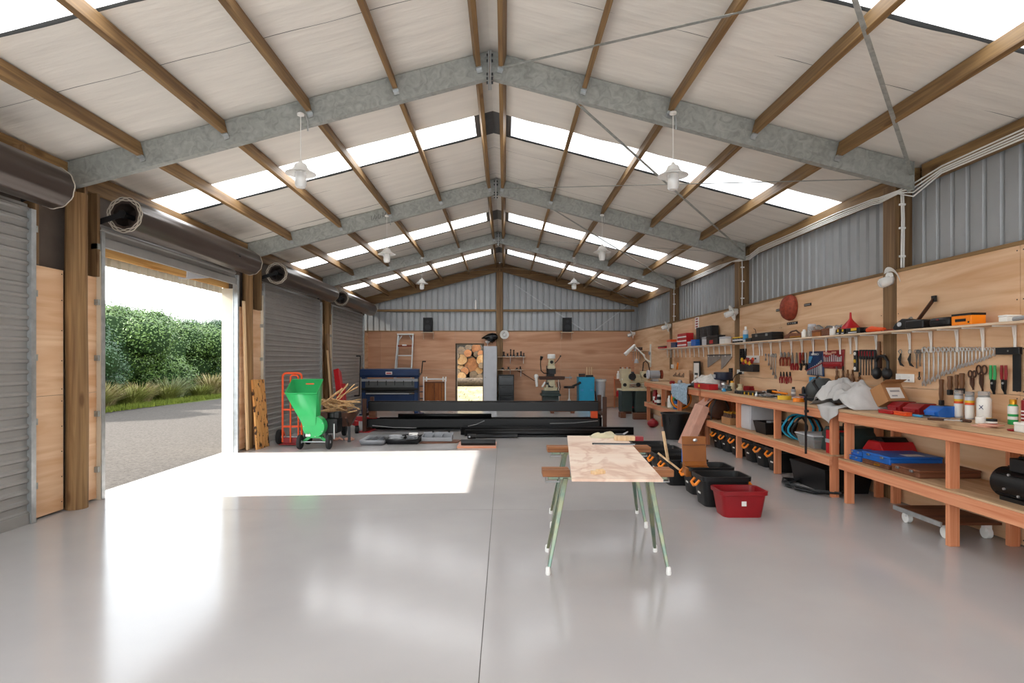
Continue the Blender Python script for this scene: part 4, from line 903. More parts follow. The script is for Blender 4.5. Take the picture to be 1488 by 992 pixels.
# angle lamp over the lathe
YLp, ZLp = rw(945.5, 516, 4.18)
t = thing('angle_lamp', 'white jointed work lamp on a wall plate above the lathe', 'lamp', (4.185, YLp, ZLp), RW)
B().box(-.06, .06, -.02, 0, -.34, .32).build('wall_plate', M['white'], t, bevel=.015)
B().tube([(0, -.02, -.2), (0, -.16, -.1), (0, -.2, 0)], .02).tube([(0, -.2, 0), (-.05, -.35, .16), (-.12, -.45, .27)], .02).ball((0, -.2, 0), .035).build('arm', M['white'], t)
B().cyl((-.12, -.45, .27), (-.1, -.72, .02), .045, .055, 16).ball((-.12, -.45, .27), .05).build('lamp_head', M['white'], t)
B().cyl((0, -.02, .06), (0, -.06, .06), .05).build('switch', M['grey'], t)
# little shelf and rack near the lathe
t = thing('corner_shelf', 'short pale shelf with hooks on the right wall above the lathe', 'shelf', (4.185, 17.6, 1.8), RW); B().box(-.65, .65, -.26, 0, -.018, 0).build('board', M['shelfw'], t)
for x in (-.5, -.2, .1, .4): B().tube([(x, -.2, -.018), (x, -.2, -.26), (x+.01, -.22, -.3)], .008, 6).build('hook', M['steel'], t)
for i, (x, h, mm, nm, cat) in enumerate(((-.4, .12, 'steel', 'steel canister at far end of the hook shelf', 'canister'), (-.05, .09, 'red', 'red tin in the middle of the hook shelf', 'tin'), (.2, .1, 'brownm', 'brown tin near the front of the hook shelf', 'tin'))):
    t = thing('storage_tin', nm, cat, (4.185-.14, 17.6-x, 1.801)); B().lathe([(.06, 0), (.06, h*.8)], 16).build('body', M[mm], t); B().lathe([(.062, h*.78), (.062, h), (.0, h)], 16).build('lid', M['dsteel'], t)
tag(B().lathe([(.03, .13), (.05, .1), (.075, 0), (.068, 0), (.045, .09)], 16).build('bell_cup', M['lgrey'], None, (3.95, 17.5, 1.43)), 'grey metal cup hanging from the hook shelf', 'cup')
t = thing('corner_rack', 'orange timber rack with two shelves behind the lathe', 'rack', (3.62, 18.6, 0)); 
for z in (.37, .93): B().box(-.1, .5, -.22, .25, z-.03, z).build('shelf', M['fir_x'], t)
B().box(-.1, -.06, .2, .25, 0, 1.0).box(.46, .5, .2, .25, 0, 1.0).build('upright', M['fir_z'], t)
for i, (x, z, mm, lab) in enumerate(((-.03, .931, 'white', 'white spray bottle on the orange rack behind the lathe'), (.1, .931, 'bluep', 'dark blue jar on orange rack behind the lathe'), (-.05, .371, 'red', 'red can low on orange rack behind the lathe'), (.08, .371, 'white', 'white box like can low on the orange rack'))):
    t = thing('bottle', lab, 'bottle', (3.62+x, 18.45, z)); B().lathe([(.05, 0), (.05, .15), (.02, .19), (.018, .22)], 14).build('body', M[mm], t); B().lathe([(.024, .2), (.024, .25), (.0, .25)], 10).build('cap', M['whitep'], t)
for i, x in enumerate((3.72, 3.9, 4.02)):
    tag(B().cyl((0, 0, .0), (0, .05, .34), .012, n=8).cyl((0, 0, -.02), (0, 0, .06), .018, n=8).build('steel_stock', M[('dsteel', 'rust', 'brownm')[i]], None, (x, 18.72, .96)), '%s thin bar standing on the orange rack, counted from left' % ORD[i], 'rod')
# ------------------------------------------------------------------ workbenches along the right wall
from mathutils import noise as NZ
BX, BZ = 3.55, .99
def bench(lab, y0, y1, legs):
    t = thing('workbench', lab, 'workbench', (0, y0, 0)); L = y1-y0
    B().box(BX-.01, 4.175, 0, L, BZ-.032, BZ).build('worktop', M['bench'], t, bevel=.004)
    B().box(BX, BX+.04, 0, L, BZ-.132, BZ-.033).build('front_rail', M['fir_y'], t, bevel=.004)
    B().box(BX, BX+.04, 0, L, .352, .452).build('shelf_rail', M['fir_y'], t, bevel=.004)
    B().box(BX, 4.175, 0, L, .453, .468).build('shelf_board', M['bench'], t)
    for y in legs:
        for x in (BX+.041, 4.08): B().box(x, x+.085, y-y0, y-y0+.045, 0 if x < 4 else .0, BZ-.033 if x > 4 else BZ-.033).build('leg', M['fir_z'], t, bevel=.003)
        B().box(BX+.127, 4.08, y-y0, y-y0+.04, BZ-.12, BZ-.033).build('cross_rail', M['fir_x'], t); B().box(BX+.127, 4.08, y-y0, y-y0+.04, .36, .452).build('cross_rail', M['fir_x'], t)
    return t
bench('nearest fir workbench with blue cases and a black motor on its shelf', 1.9, 6.22, (1.92, 3.33, 4.72, 6.14))
bench('middle fir workbench with black totes beneath and grey box on its shelf', 6.40, 10.58, (6.42, 7.76, 9.03, 10.46))
bench('far fir workbench in back corner with denim over its edge', 10.72, 14.85, (10.76, 12.1, 13.35, 14.72))
# ---- long shelf on the wall with white brackets
t = thing('wall_shelf', 'long pale shelf on white brackets along the right wall', 'shelf', (0, 0, 0))
B().box(3.965, 4.18, 3.6, 15.0, 1.79, 1.81).build('board', M['shelfw'], t, bevel=.003)
br = [4.44, 4.78, 5.1, 5.39, 5.72, 6.02, 6.56, 6.93, 7.05, 7.27, 7.58, 7.9, 8.2, 8.5, 8.84, 9.15, 9.47, 9.56, 9.8, 10.12, 10.75]+[11.05+.3*i for i in range(14)]
pro = None
for y in br:
    if pro is None:
        pro = B().box(3.99, 4.178, -.01, .01, 1.778, 1.79).box(4.166, 4.178, -.01, .01, 1.58, 1.79).beam((4.15, 0, 1.778), (4.169, 0, 1.65), .004, .012).build('bracket', M['white'], t, bevel=.002); o = pro
    else: o = pro.copy(); COL.objects.link(o)
    o.location = (0, y, 0)
# ------------------------------------------------------------------ totes
def tote(lab, x, y, z=0, mat='black', L=.25, D=.18, H=.31, group='black totes with orange handles', handles=True, rz=0, name='storage_tote'):
    t = thing(name, lab, 'tote', (x, y, z), rz, group)
    def rr(l, d, z, r=.05): 
        p = []
        for cx, cy_, a0 in ((l-r, d-r, 0), (-l+r, d-r, 1), (-l+r, -d+r, 2), (l-r, -d+r, 3)):
            for k in range(4): a = (a0+k/3)*PI/2; p.append(Vector((cx+r*math.cos(a), cy_+r*math.sin(a), z)))
        return p
    B().loft([rr(L*.82, D*.8, .0), rr(L*.96, D*.96, H*.86), rr(L*.97, D*.97, H-.002), rr(L*.94, D*.93, H-.002), rr(L*.79, D*.77, .012)], cap0=True, cap1=True).build('shell', M[mat], t)
    B().loft([rr(L*.955, D*.955, H*.85), rr(L*1.03, D*1.03, H*.87), rr(L*1.04, D*1.04, H+.004), rr(L*.96, D*.95, H+.004), rr(L*.95, D*.94, H-.02)], cap0=False, cap1=False).build('rim', M[mat], t)
    if handles:
        for s in (-1, 1):
            B().tube([(s*L*.97, -.075, H*.86), (s*(L+.035), -.07, H*.70), (s*(L+.035), .0, H*.64), (s*(L+.035), .07, H*.70), (s*L*.97, .075, H*.86)], [.014, .015, .017, .015, .014], 8).build('handle', M['orangep'], t)
        B().box(-L*.905, -L*.895, -.04, .04, H*.36, H*.42).build('label_strip', M['paper'], t)
    return t
tote('black tote nearest the camera, behind the red crate', 2.27, 6.14)
tote('black tote second from camera, holding the tan case', 2.31, 6.68)
tote('black tote third from camera, a stick standing in it', 2.19, 7.17)
tote('black tote fourth from camera along the floor row', 2.17, 7.62)
tote('black tote fifth from camera along the floor row', 2.14, 8.06)
tote('black tote farthest in the floor row', 2.10, 8.5)
t = tote('red plastic crate with a white sticker, nearest of floor bins', 2.29, 5.72, 0, 'redp', .222, .16, .25, None, False, name='red_crate'); t['category'] = 'crate'
B().box(-.03, .015, -.1505, -.148, .115, .16).build('sticker', M['paper'], t)
B().box(.19, .2, -.03, .03, .18, .21).build('handle_slot', M['paper'], t)
for i, y in enumerate((7.98, 8.36, 8.76, 9.3, 9.72, 10.1)):
    tote('black tote with orange handle under the middle bench, %s from its near end' % ORD[i], 3.87, y, 0, group='totes under the middle bench')
tote('black tote with orange handle under the far bench', 3.75, 12.55, 0, group=None)
t = thing('black_bin', 'tall black bin standing before the far workbench', 'bin', (3.29, 11.25, 0))
B().loft([[Vector((r*math.cos(k*PI/12), r*.85*math.sin(k*PI/12), z)) for k in range(24)] for r, z in ((.2, 0), (.27, .5), (.25, .5), (.18, .02))]).build('shell', M['black'], t); B().tube([(.275*math.cos(k*PI/12), .235*math.sin(k*PI/12), .49) for k in range(24)], .014, 6, closed=True).build('rim', M['black'], t)
B().tube([(-.18, -.2, .42), (-.18, -.26, .36), (-.18, -.2, .3)], .012).build('handle', M['black'], t)
t = thing('black_crate', 'low black crate under the middle bench near its end', 'crate', (3.86, 6.95, 0)); B().loft([rect(-.24, .24, -.36, .36, 0, 0), rect(-.27, .27, -.4, .4, .26, .26), rect(-.25, .25, -.38, .38, .26, .26), rect(-.22, .22, -.34, .34, .02, .02)]).build('shell', M['black'], t)
B().box(-.275, .275, -.405, .405, .25, .275).build('rim', M['black'], t)
rr_ = random.Random(2); pts = [(.3*(.6+.4*rr_.random())*math.cos(a*.7), .5*(.6+.4*rr_.random())*math.sin(a*.7), .02+.04*rr_.random()) for a in range(60)]
tag(B().tube(pts, .012, 5).build('rope_heap', M['dsteel'], None, (3.6, 6.85, 0)), 'dark tangled rope heap on the floor under the middle bench', 'rope')
# brown leaning box board, tan case, sticks
t = thing('cardboard_box', 'tall flattened pinkish carton leaning where middle and far benches meet', 'box', (3.19, 10.5, 0))
q = Matrix.Rotation(.42, 4, 'Y')
B().box(-.02, .02+.09, -.25, .2, 0, .78, 0, q).build('carton', M['pink'], t); B().cbox((.42, 0, .78), (.22, .42, .006), 0, 0, -.7).build('flap', M['pink'], t)
t = thing('tan_case', 'open tan leather case standing in second black tote', 'case', (2.16, 6.62, .2), 0)
B().cbox((0, .04, .26), (.27, .025, .36), 0, -.12).build('lid', M['tan'], t, bevel=.006); B().cbox((0, -.02, .06), (.27, .14, .1), 0, .1).build('tray', M['tan'], t, bevel=.006)
B().cbox((0, .0, .14), (.25, .08, .012), 0, .7).build('hinge_flap', M['tan'], t); B().ball((0, .005, .4), .02, 10, 6, (1.3, .6, 1)).build('clasp', M['chrome'], t)
B().cbox((0, .028, .345), (.275, .012, .008), 0, -.12).build('seam', M['brown'], t)
for lab, p0, p1, w in (('pale stick standing upright in the third black tote', (2.03, 7.1, .02), (1.98, 7.3, .62), .03), ('pale stick leaning out to the left of the second tote', (2.2, 6.72, .1), (1.80, 6.86, .42), .018)):
    tag(B().beam(p0, p1, w, .02).build('stick', M['pale']), lab, 'stick')
tag(B().cbox((0, 0, 0), (.03, .05, .14)).cbox((0, 0, .075), (.02, .035, .03)).build('blue_clip', M['bluep'], None, (2.1, 6.862, .386)), 'blue plastic piece at the back of the second tote', 'clip')
# red blob, blocks near far bench
for lab, x, y, d, mm in (('long dark timber block on the floor by the far bench', 3.55, 15.0, (.5, .18, .16), 'brown'), ('short dark timber block on the floor left of the long one', 3.12, 15.5, (.14, .3, .14), 'brown')):
    tag(B().cbox((0, 0, d[2]/2), d).build('timber_block', M[mm], None, (x, y, 0), bevel=.006), lab, 'block')
tag(B().ball((0, 0, .09), .13, 14, 8, (1, 1, .7)).lathe([(.05, .16), (.04, .2), (0, .2)], 12).build('red_buoy', M['redp'], None, (3.35, 13.2, 0)), 'red rounded object on the floor under far bench', 'float')
# dolly under the near bench
t = thing('furniture_dolly', 'low wooden dolly with white casters under the nearest bench', 'dolly', (3.86, 5.19, 0))
B().box(-.2, .3, -.3, .3, .125, .145).build('deck', M['brown'], t); B().box(-.215, -.2, -.3, .3, .11, .15).build('edge_trim', M['galvb'], t)
for x in (-.12, .22):
    for y in (-.24, .24): B().cyl((x-.02, y, .048), (x+.02, y, .048), .048, n=16).box(x-.03, x+.03, y-.02, y+.02, .06, .125).build('caster', M['whitep'], t)
# ------------------------------------------------------------------ generic small goods
def can(name, lab, cat, x, y, z, r, h, body, cap='whitep', band=None, capr=.8, neck=.86, group=None):
    t = thing(name, lab, cat, (x, y, z+.001), 0, group)
    B().lathe([(r*.93, 0), (r, .006), (r, h*.74), (r*capr, h*.8), (r*capr*.9, h*neck)], 18).build('body', M[body], t)
    B().lathe([(r*capr, h*.8), (r*capr, h*.98), (r*capr*.9, h), (0, h)], 16).build('cap', M[cap], t)
    for z0, z1, mm in band or (): B().lathe([(r*1.015, h*z0), (r*1.015, h*z1)], 18).build('label_band', M[mm], t)
    return t
def crate(name, lab, cat, x, y, z, dx, dy, dz, mat, lid=None, extra=None, rz=0, bevel=.006, group=None):
    t = thing(name, lab, cat, (x, y, z+.001), rz, group)
    B().box(-dx/2, dx/2, -dy/2, dy/2, 0, dz*(.72 if lid else 1)).build('body', M[mat], t, bevel=bevel)
    if lid: B().box(-dx/2-.003, dx/2+.003, -dy/2-.003, dy/2+.003, dz*.72, dz).build('lid', M[lid], t, bevel=bevel)
    if extra:
        for (x0, x1, y0, y1, z0, z1, mm, nm) in extra: B().box(x0*dx, x1*dx, y0*dy, y1*dy, z0*dz, z1*dz).build(nm, M[mm], t, bevel=.002)
    return t
LATCH = [(-.53, -.5, -.3, -.2, .55, .85, 'steel', 'latch'), (-.53, -.5, .2, .3, .55, .85, 'steel', 'latch')]
# ---- lower shelf of the near bench (z .468)
SZ = .468
def sx(px, X): return F*X/(px-VX)     # distance along the wall of a picture column on the plane X
crate('blue_case', 'lower blue flat case under a second, left on the near shelf', 'case', 3.82, 6.06, SZ, .4, .22, .05, 'bluep', 'bluep', LATCH)
crate('blue_case', 'upper blue flat case stacked on the left blue case', 'case', 3.83, 6.06, SZ+.052, .38, .2, .05, 'bluep', 'bluep', LATCH)
crate('wooden_box', 'small dark wooden box beneath the wide blue case', 'box', 3.86, 5.72, SZ, .48, .4, .045, 'brown', 'brown', [(-.52, -.5, -.2, .0, .3, .7, 'gold', 'latch')])
crate('blue_case', 'wide blue flat case lying on a wooden box, near shelf', 'case', 3.88, 5.72, SZ+.047, .5, .42, .075, 'bluep', 'bluep', [(-.1, .25, -.36, -.1, 1.0, 1.02, 'paper', 'label_sheet')]+LATCH)
crate('wooden_case', 'long flat dark wooden case in the middle of the near shelf', 'case', 3.9, 5.3, SZ, .54, .37, .07, 'brown', 'brown', LATCH)
t = thing('tool_case', 'dark red sloping tool case behind the blue cases', 'case', (3.98, 6.1, SZ+.001)); B().prism([(-.2, 0), (.16, 0), (.16, .1), (.06, .2), (-.12, .2), (-.2, .1)], -.15, .2, 'yz').build('body', M['red'], t, bevel=.008); B().prism([(-.13, .2), (.06, .2), (.0, .24), (-.08, .24)], -.1, .15, 'yz').build('lid', M['black'], t)
t = thing('electric_motor', 'black electric motor with terminal box on the near bench shelf', 'motor', (3.79, 4.2, SZ+.001))
B().cyl((0, -.22, .12), (0, .24, .12), .115, n=28).build('body', M['bsteel'], t, bevel=.012)
B().box(-.08, .09, -.12, .1, .22, .32).box(-.05, .06, -.08, .06, .32, .335).build('terminal_box', M['black'], t, bevel=.006)
B().box(-.1, .1, -.16, .16, 0, .03).build('foot_plate', M['black'], t)
for k in range(14):
    a = k*2*PI/14
    if abs(math.sin(a)) < .9: B().box(-.004, .004, -.18, .2, .112, .126, 0, Matrix.Translation((0, 0, .12)) @ Matrix.Rotation(a, 4, 'Y')).build('cooling_fin', M['bsteel'], t)
for y, z in ((-.1, .14), (.06, .2), (.1, .09), (-.02, .06)): B().cyl((-.112, y, z), (-.125, y, z), .009, n=8).build('screw', M['chrome'], t)
B().cyl((0, -.3, .12), (0, -.22, .12), .06, n=18).build('shaft_end', M['steel'], t); B().box(-.125, -.11, -.235, -.17, .03, .2).build('end_bracket', M['alu'], t)
# ---- lower shelf of the middle bench
t = thing('cable_reel', 'brown cable reel with yellow cable on the middle bench shelf', 'reel', (3.74, 10.28, SZ+.001))
for y in (-.1, .1): B().lathe([(.0, -.004), (.17, -.004), (.18, .002), (.17, .008), (0, .008)], 24, Matrix.Rotation(PI/2, 4, 'X'), c=(0, y, .2)).build('disc', M['brownm'], t)
B().lathe([(.13, -.08), (.15, -.04), (.14, 0), (.15, .05), (.13, .08)], 24, Matrix.Rotation(PI/2, 4, 'X'), c=(0, 0, .2)).build('wound_cable', M['orangep'], t)
B().tube([(-.16, -.14, 0), (-.15, -.14, .2), (-.05, -.14, .4), (.05, -.14, .4), (.15, -.14, .2), (.16, -.14, 0)], .01).build('stand', M['black'], t); B().cyl((-.06, -.12, .41), (.06, -.12, .41), .02).build('handle', M['black'], t)
t = crate('bottle_carton', 'open carton full of gold capped bottles, middle shelf', 'carton', 3.72, 9.55, SZ, .22, .36, .11, 'card')
for i in range(3):
    for j in range(5):
        o = B().lathe([(.026, 0), (.026, .1), (.014, .13), (.014, .15)], 10).lathe([(.017, .145), (.017, .17), (0, .17)], 10, m=1).build('bottle', [M['brownm'], M['gold']], None, (3.65+i*.07, 9.41+j*.07, SZ+.03)) if i+j == 0 else copy_o
        if i+j: o = copy_o.copy(); COL.objects.link(o); o.location = (3.65+i*.07, 9.41+j*.07, SZ+.03)
        copy_o = o; tag(o, 'small gold capped bottle in the open carton on the shelf', 'bottle', 'bottles in the carton on the middle bench')
t = crate('steel_box', 'large pale grey steel box on the middle bench shelf', 'box', 3.87, 8.95, SZ, .42, .52, .36, 'lgrey', None, [(-.515, -.5, -.46, .46, .04, .96, 'lgrey', 'door')]); 
t = thing('plastic_tub', 'black open tub on middle bench shelf beside the grey box', 'tub', (3.84, 8.3, SZ+.001)); B().loft([rect(-.2, .2, -.16, .16, 0, 0), rect(-.23, .23, -.2, .2, .17, .17), rect(-.215, .215, -.185, .185, .17, .17), rect(-.19, .19, -.15, .15, .02, .02)]).build('shell', M['black'], t); B().box(-.1, .1, -.1, .05, .02, .175).build('contents', M['grey'], t)
t = thing('hose_coil', 'teal and black air hose coiled on middle bench shelf', 'hose', (3.85, 7.55, SZ+.001))
for i, (r, y, mm) in enumerate(((.15, -.12, 'dsteel'), (.16, -.04, 'teal'), (.15, .04, 'black'), (.16, .12, 'teal'), (.13, .2, 'black'))):
    B().tube([(r*1.25*math.cos(k*PI/10), y+.03*math.sin(k*1.3), .165+r*math.sin(k*PI/10)) for k in range(20)], .013, 6, closed=True).build('loop', M[mm], t)
t = thing('clear_tub', 'translucent plastic tub on the middle bench shelf', 'tub', (3.76, 7.0, SZ+.001)); B().loft([rect(-.14, .14, -.17, .17, 0, 0), rect(-.17, .17, -.21, .21, .15, .15), rect(-.165, .165, -.205, .205, .15, .15), rect(-.135, .135, -.165, .165, .01, .01)]).build('shell', M['plasticc'], t); B().box(-.18, .18, -.22, .22, .145, .16).build('lid', M['lgrey'], t, bevel=.004)
crate('red_box', 'small red box between clear tub and dark case', 'box', 3.66, 6.88, SZ, .08, .09, .09, 'red', 'red')
t = thing('steel_tool_case', 'dark grey steel tool case with sloped top, middle shelf end', 'case', (3.93, 6.62, SZ+.001)); B().prism([(-.2, 0), (.2, 0), (.2, .2), (.12, .28), (-.12, .28), (-.2, .2)], -.23, .2, 'yz').build('body', M['dgreen'], t, bevel=.005); B().tube([(-.05, -.08, .28), (-.05, -.08, .31), (-.05, .08, .31), (-.05, .08, .28)], .008).build('handle', M['black'], t)
t = thing('drawer_box', 'red drawer box with grey band at the middle shelf end', 'box', (3.68, 6.52, SZ+.001)); B().box(-.07, .09, -.06, .05, 0, .26).build('body', M['red'], t, bevel=.005); B().box(-.075, .095, -.065, .055, .12, .16).build('band', M['grey'], t)
# ---- lower shelf of the far bench
for i, (x, y, r, h, mm, cp, lab, cat) in enumerate(((3.7, 14.35, .06, .32, 'redp', 'redp', 'tall red bottle on far bench shelf', 'bottle'), (3.66, 14.0, .07, .18, 'redp', 'redp', 'round red tin on the far bench shelf', 'tin'), (3.62, 13.7, .05, .24, 'black', 'white', 'dark bottle with white cap on far bench shelf', 'bottle'),
    (3.68, 12.95, .07, .26, 'whitep', 'whitep', 'white plastic bottle on the far bench shelf', 'bottle'), (3.72, 12.7, .06, .3, 'green', 'black', 'green bottle on the far bench shelf', 'bottle'), (3.66, 12.5, .05, .22, 'bluep', 'black', 'small blue bottle on the far bench shelf', 'bottle'))):
    can('bottle', lab, cat, x, y, SZ, r, h, mm, cp, [(.2, .5, 'paper')])
t = thing('hose_ring', 'yellow and black hose hung in a ring on far shelf', 'hose', (3.7, 12.28, SZ+.001))
for y, mm in ((-.04, 'orangep'), (.03, 'black')): B().tube([(.2*math.cos(k*PI/12), y, .235+.2*math.sin(k*PI/12)) for k in range(24)], .022, 8, closed=True).build('loop', M[mm], t)
# ------------------------------------------------------------------ on the near bench top (z .99)
def wx(px, X): return (X, F*X/(px-VX))
x, y = wx(1393, 4.08); can('spray_can', 'left of two matching spray cans with yellow and orange labels', 'can', x, y, BZ, .034, .245, 'lgrey', 'plasticc', [(.52, .6, 'orange'), (.6, .68, 'yellow'), (.05, .5, 'white')], 1.0)
x, y = wx(1409, 4.06); can('spray_can', 'right of two matching spray cans with yellow and orange labels', 'can', x, y, BZ, .034, .24, 'lgrey', 'plasticc', [(.52, .6, 'orange'), (.6, .68, 'yellow'), (.05, .5, 'white')], 1.0)
x, y = wx(1430, 4.07); t = can('spray_can', 'wide white can with a dark blue X on its label', 'can', x, y, BZ, .052, .25, 'white', 'plasticc', [(.05, .12, 'yellow')], .8)
def text(s, size, mat, parent, loc, rx=PI/2, rz=0, name='lettering'):
    c = bpy.data.curves.new(name, 'FONT'); c.body = s; c.size = size; c.extrude = .0006; c.align_x = 'CENTER'; c.materials.append(M[mat])
    q = bpy.data.objects.new(name, c); COL.objects.link(q); bpy.context.view_layer.update(); me = bpy.data.meshes.new_from_object(q); bpy.data.objects.remove(q)
    o = bpy.data.objects.new(name, me); COL.objects.link(o); o.parent = parent; o.location = loc; o.rotation_euler = (rx, 0, rz); return o
text('X', .05, 'blue', t, (-.047, -.026, .1), PI/2, -1.05)
x, y = wx(1472, 4.07); can('spray_can', 'green and white spray can with a gold cap', 'can', x, y, BZ, .034, .2, 'green', 'gold', [(.42, .74, 'white'), (.2, .32, 'white')], .72, .9)
x, y = wx(1425, 3.86); can('jar', 'small white jar before the spray cans', 'jar', x, y, BZ, .035, .055, 'white', 'whitep', None, .98)
x, y = wx(1441, 3.9); can('tin', 'small round black tin beside the white jar', 'tin', x, y, BZ, .036, .045, 'black', 'black', [(.25, .55, 'paper')], .98)
x, y = wx(1404, 3.82); t = thing('file_handle', 'dark curved scrap of leather near the white jar', 'scrap', (x, y, BZ+.001)); B().tube([(0, .04, .012), (-.02, 0, .016), (.0, -.05, .012)], .011, 8).build('body', M['brownm'], t); B().cyl((0, .03, .012), (0, .05, .012), .014).build('ring', M['black'], t)
for i, (px, X, dz, lab) in enumerate(((1430, 3.7, 0, 'pink and white packet lowest on the near bench'), (1440, 3.72, .013, 'pink and white packet on top of another packet'))):
    x, y = wx(px, X); crate('packet', lab, 'packet', x, y, BZ+dz, .1, .13, .012, 'pink', None, [(-.3, .3, -.3, .1, 1.0, 1.1, 'red', 'print')], .4*i, .003)
x, y = wx(1474, 3.7); tag(B().tube([(.035*math.cos(k*PI/8), .035*math.sin(k*PI/8), .008) for k in range(16)], .008, 6, closed=True).build('red_ring', M['redp'], None, (x, y, BZ)), 'red ring lying at the right end of the bench', 'ring')
x, y = wx(1490, 3.7); crate('white_box', 'white box at the right edge of the photo on the bench', 'box', x, y, BZ, .08, .1, .07, 'white', 'white')
x, y = wx(1492, 4.09); can('striped_can', 'red and white striped can at the right edge', 'can', x, y, BZ, .034, .2, 'redp', 'redp', [(.12, .18, 'white'), (.26, .32, 'white'), (.4, .46, 'white'), (.54, .6, 'white')], .98)
def parts_bin(lab, px, X, mm, w=.14, d=.2, h=.1):
    x, y = wx(px, X); t = thing('parts_bin', lab, 'bin', (x, y, BZ+.001), RW+.25)
    B().loft([[Vector((s*w/2, -d/2, 0)), Vector((s*w/2, d/2, 0)), Vector((s*w/2, d/2, h)), Vector((s*w/2, -d*.2, h)), Vector((s*w/2, -d/2-.02, h*.55))] for s in (-1, 1)]).build('shell', M[mm], t, bevel=.006)
    B().box(-w/2+.012, w/2-.012, -d*.18, d*.45, h-.001, h+.001).build('opening', M['black'], t); B().box(-w*.3, w*.3, -d/2-.026, -d/2-.012, .02, h*.45).build('label_holder', M[mm], t)
parts_bin('left red open fronted parts bin beside cardboard box', 1311, 4.0, 'redp'); parts_bin('right red open fronted parts bin beside the blue one', 1337, 3.98, 'redp', .17); parts_bin('blue open fronted parts bin beside the red ones', 1367, 3.96, 'bluep')
x, y = wx(1322, 3.72); 
for i, (px, mm, L, lab) in enumerate(((1290, 'red', .2, 'red narrow box along the front of near bench'), (1312, 'orange', .17, 'orange narrow box along the front of near bench'))):
    x, y = wx(px, 3.7); crate('narrow_box', lab, 'box', x, y, BZ, .06, L, .035, mm, mm)
for i, (px, X, mm, lab) in enumerate(((1340, 3.74, 'lblue', 'blue handled chisel lying flat on the near bench'), (1352, 3.8, 'dsteel', 'dark file lying flat on the near bench'), (1372, 3.72, 'brownm', 'brown strip of leather on the near bench'))):
    x, y = wx(px, X); t = thing('hand_tool', lab, 'tool', (x, y, BZ+.012), .3*i); B().beam((0, .12, 0), (0, .0, 0), .022, .02).build('handle', M[mm], t, bevel=.004); B().beam((0, 0, 0), (.02, -.16, 0), .016, .005).build('blade', M['steel'], t)
# ---- cardboard box, grey sheet, helmet
x, y = wx(1296, 3.98); t = thing('cardboard_box', 'tilted brown cardboard box with white label behind grey sheet', 'box', (x, y+.02, BZ+.05), 0)
q = Matrix.Rotation(.25, 4, 'Z') @ Matrix.Rotation(-.5, 4, 'X') 
B().box(-.13, .13, -.11, .11, 0, .2, 0, q).build('carton', M['card'], t, bevel=.003); B().box(-.09, .09, -.1125, -.111, .03, .15, 0, q).build('label_sheet', M['paper'], t); B().box(-.06, .06, -.114, -.113, .1, .12, 0, q).box(-.06, .01, -.114, -.113, .05, .065, 0, q).build('label_print', M['grey'], t)
B().box(-.13, .13, -.19, -.11, .2, .204, 0, q).build('flap', M['card'], t)
def heap(name, lab, cat, x0, x1, y0, y1, h, mat, seed, drape=None, nu=46, nv=46, fold=.06):
    """a crumpled cloth thrown on the bench; drape = (y0, y1, drop) hangs part of it over the front edge"""
    off = Vector((seed*3.1, seed*1.7, 0))
    def fn(u, v):
        y = y0+(y1-y0)*u; x = x0+(x1-x0)*v
        e = max(0, min(1, 6*min(u, 1-u)))*max(0, min(1, 5*min(v+.15, 1-v)))
        p = Vector((x*4, y*4, 0))+off
        r = 1-abs(NZ.noise(p*1.5+Vector((NZ.noise(p), NZ.noise(p+off), 0))*1.5))*2; r2 = 1-abs(NZ.noise(p*3.4+off))*2
        base = math.sin(PI*min(1, max(0, u)))**.6*math.sin(PI*min(1, .12+v*.88))**.7
        f1 = math.sin(9*(x+.5*y)+5*NZ.noise(p*.7)+3*NZ.noise(p*1.4+off)); f2 = math.sin(15*(y-.4*x)+6*NZ.noise(p*.6+off))
        z = BZ+.006+e*(h*base*(.62+.3*NZ.noise(p*.6+off))+fold*(.5*f1*abs(f1)+.28*f2)*(.35+.65*base)+fold*.3*r+fold*.3*math.sin(34*(x*.6+y)+7*NZ.noise(p*.9-off))*max(0,NZ.noise(p*.8))+fold*.22*r2)
        dx = .03*NZ.noise(p*2+off); dy = .04*NZ.noise(p*2-off)
        return (x+dx, y+dy, max(z, BZ+.004))
    b = B().grid(fn, nu, nv)
    if drape:
        ya, yb, drop, tip = drape
        def fd(u, v):
            y = ya+(yb-ya)*u; L = drop*(1-abs(u-tip)/max(tip, 1-tip)*.75); w = .018*math.sin(u*15+seed)*min(1, v*3)
            s = v*(L+.12)
            if s < .12: return (BX-.016+(.12-s), y, BZ+.01+.04*(1-s/.12)*(.6+.4*math.sin(u*9)))
            return (BX-.018-w*.8-.012*math.sin(v*3), y+.05*(u-tip)*-v, BZ+.012-(s-.12))
        b.grid(fd, 18, 14)
    o = b.build(name, mat, solid=.004, sharp=180, fix=False); o['label'] = lab; o['category'] = cat; return o
heap('grey_sheet', 'crumpled grey cloth sheet with a corner hanging off the bench', 'cloth', 3.58, 4.13, 6.0, 6.86, .40, M['cloth'], 3, (6.16, 6.62, .19, .5), fold=.10)
for lab, y in (('dark metal eyelet on hanging corner of the grey sheet', 6.42),):
    pass
t = thing('welding_helmet', 'dark grey welding helmet lying on its back on bench', 'helmet', (3.78, 7.0, BZ+.001), -.5)
rings = []
for k in range(9):
    a = k/8; z = .02+.24*a; w = .15*math.sin(PI*(.25+.6*a)); d = .16*math.sin(PI*(.2+.55*a)); rings.append([Vector((w*math.cos(j*2*PI/16)*(1.1 if math.cos(j*2*PI/16) > 0 else .9), d*math.sin(j*2*PI/16), z)) for j in range(16)])
B().loft(rings).build('shell', mk('helmet_grey', '#3a3d3e', .5), t)
t.scale = (1.25, 1.25, 1.15)
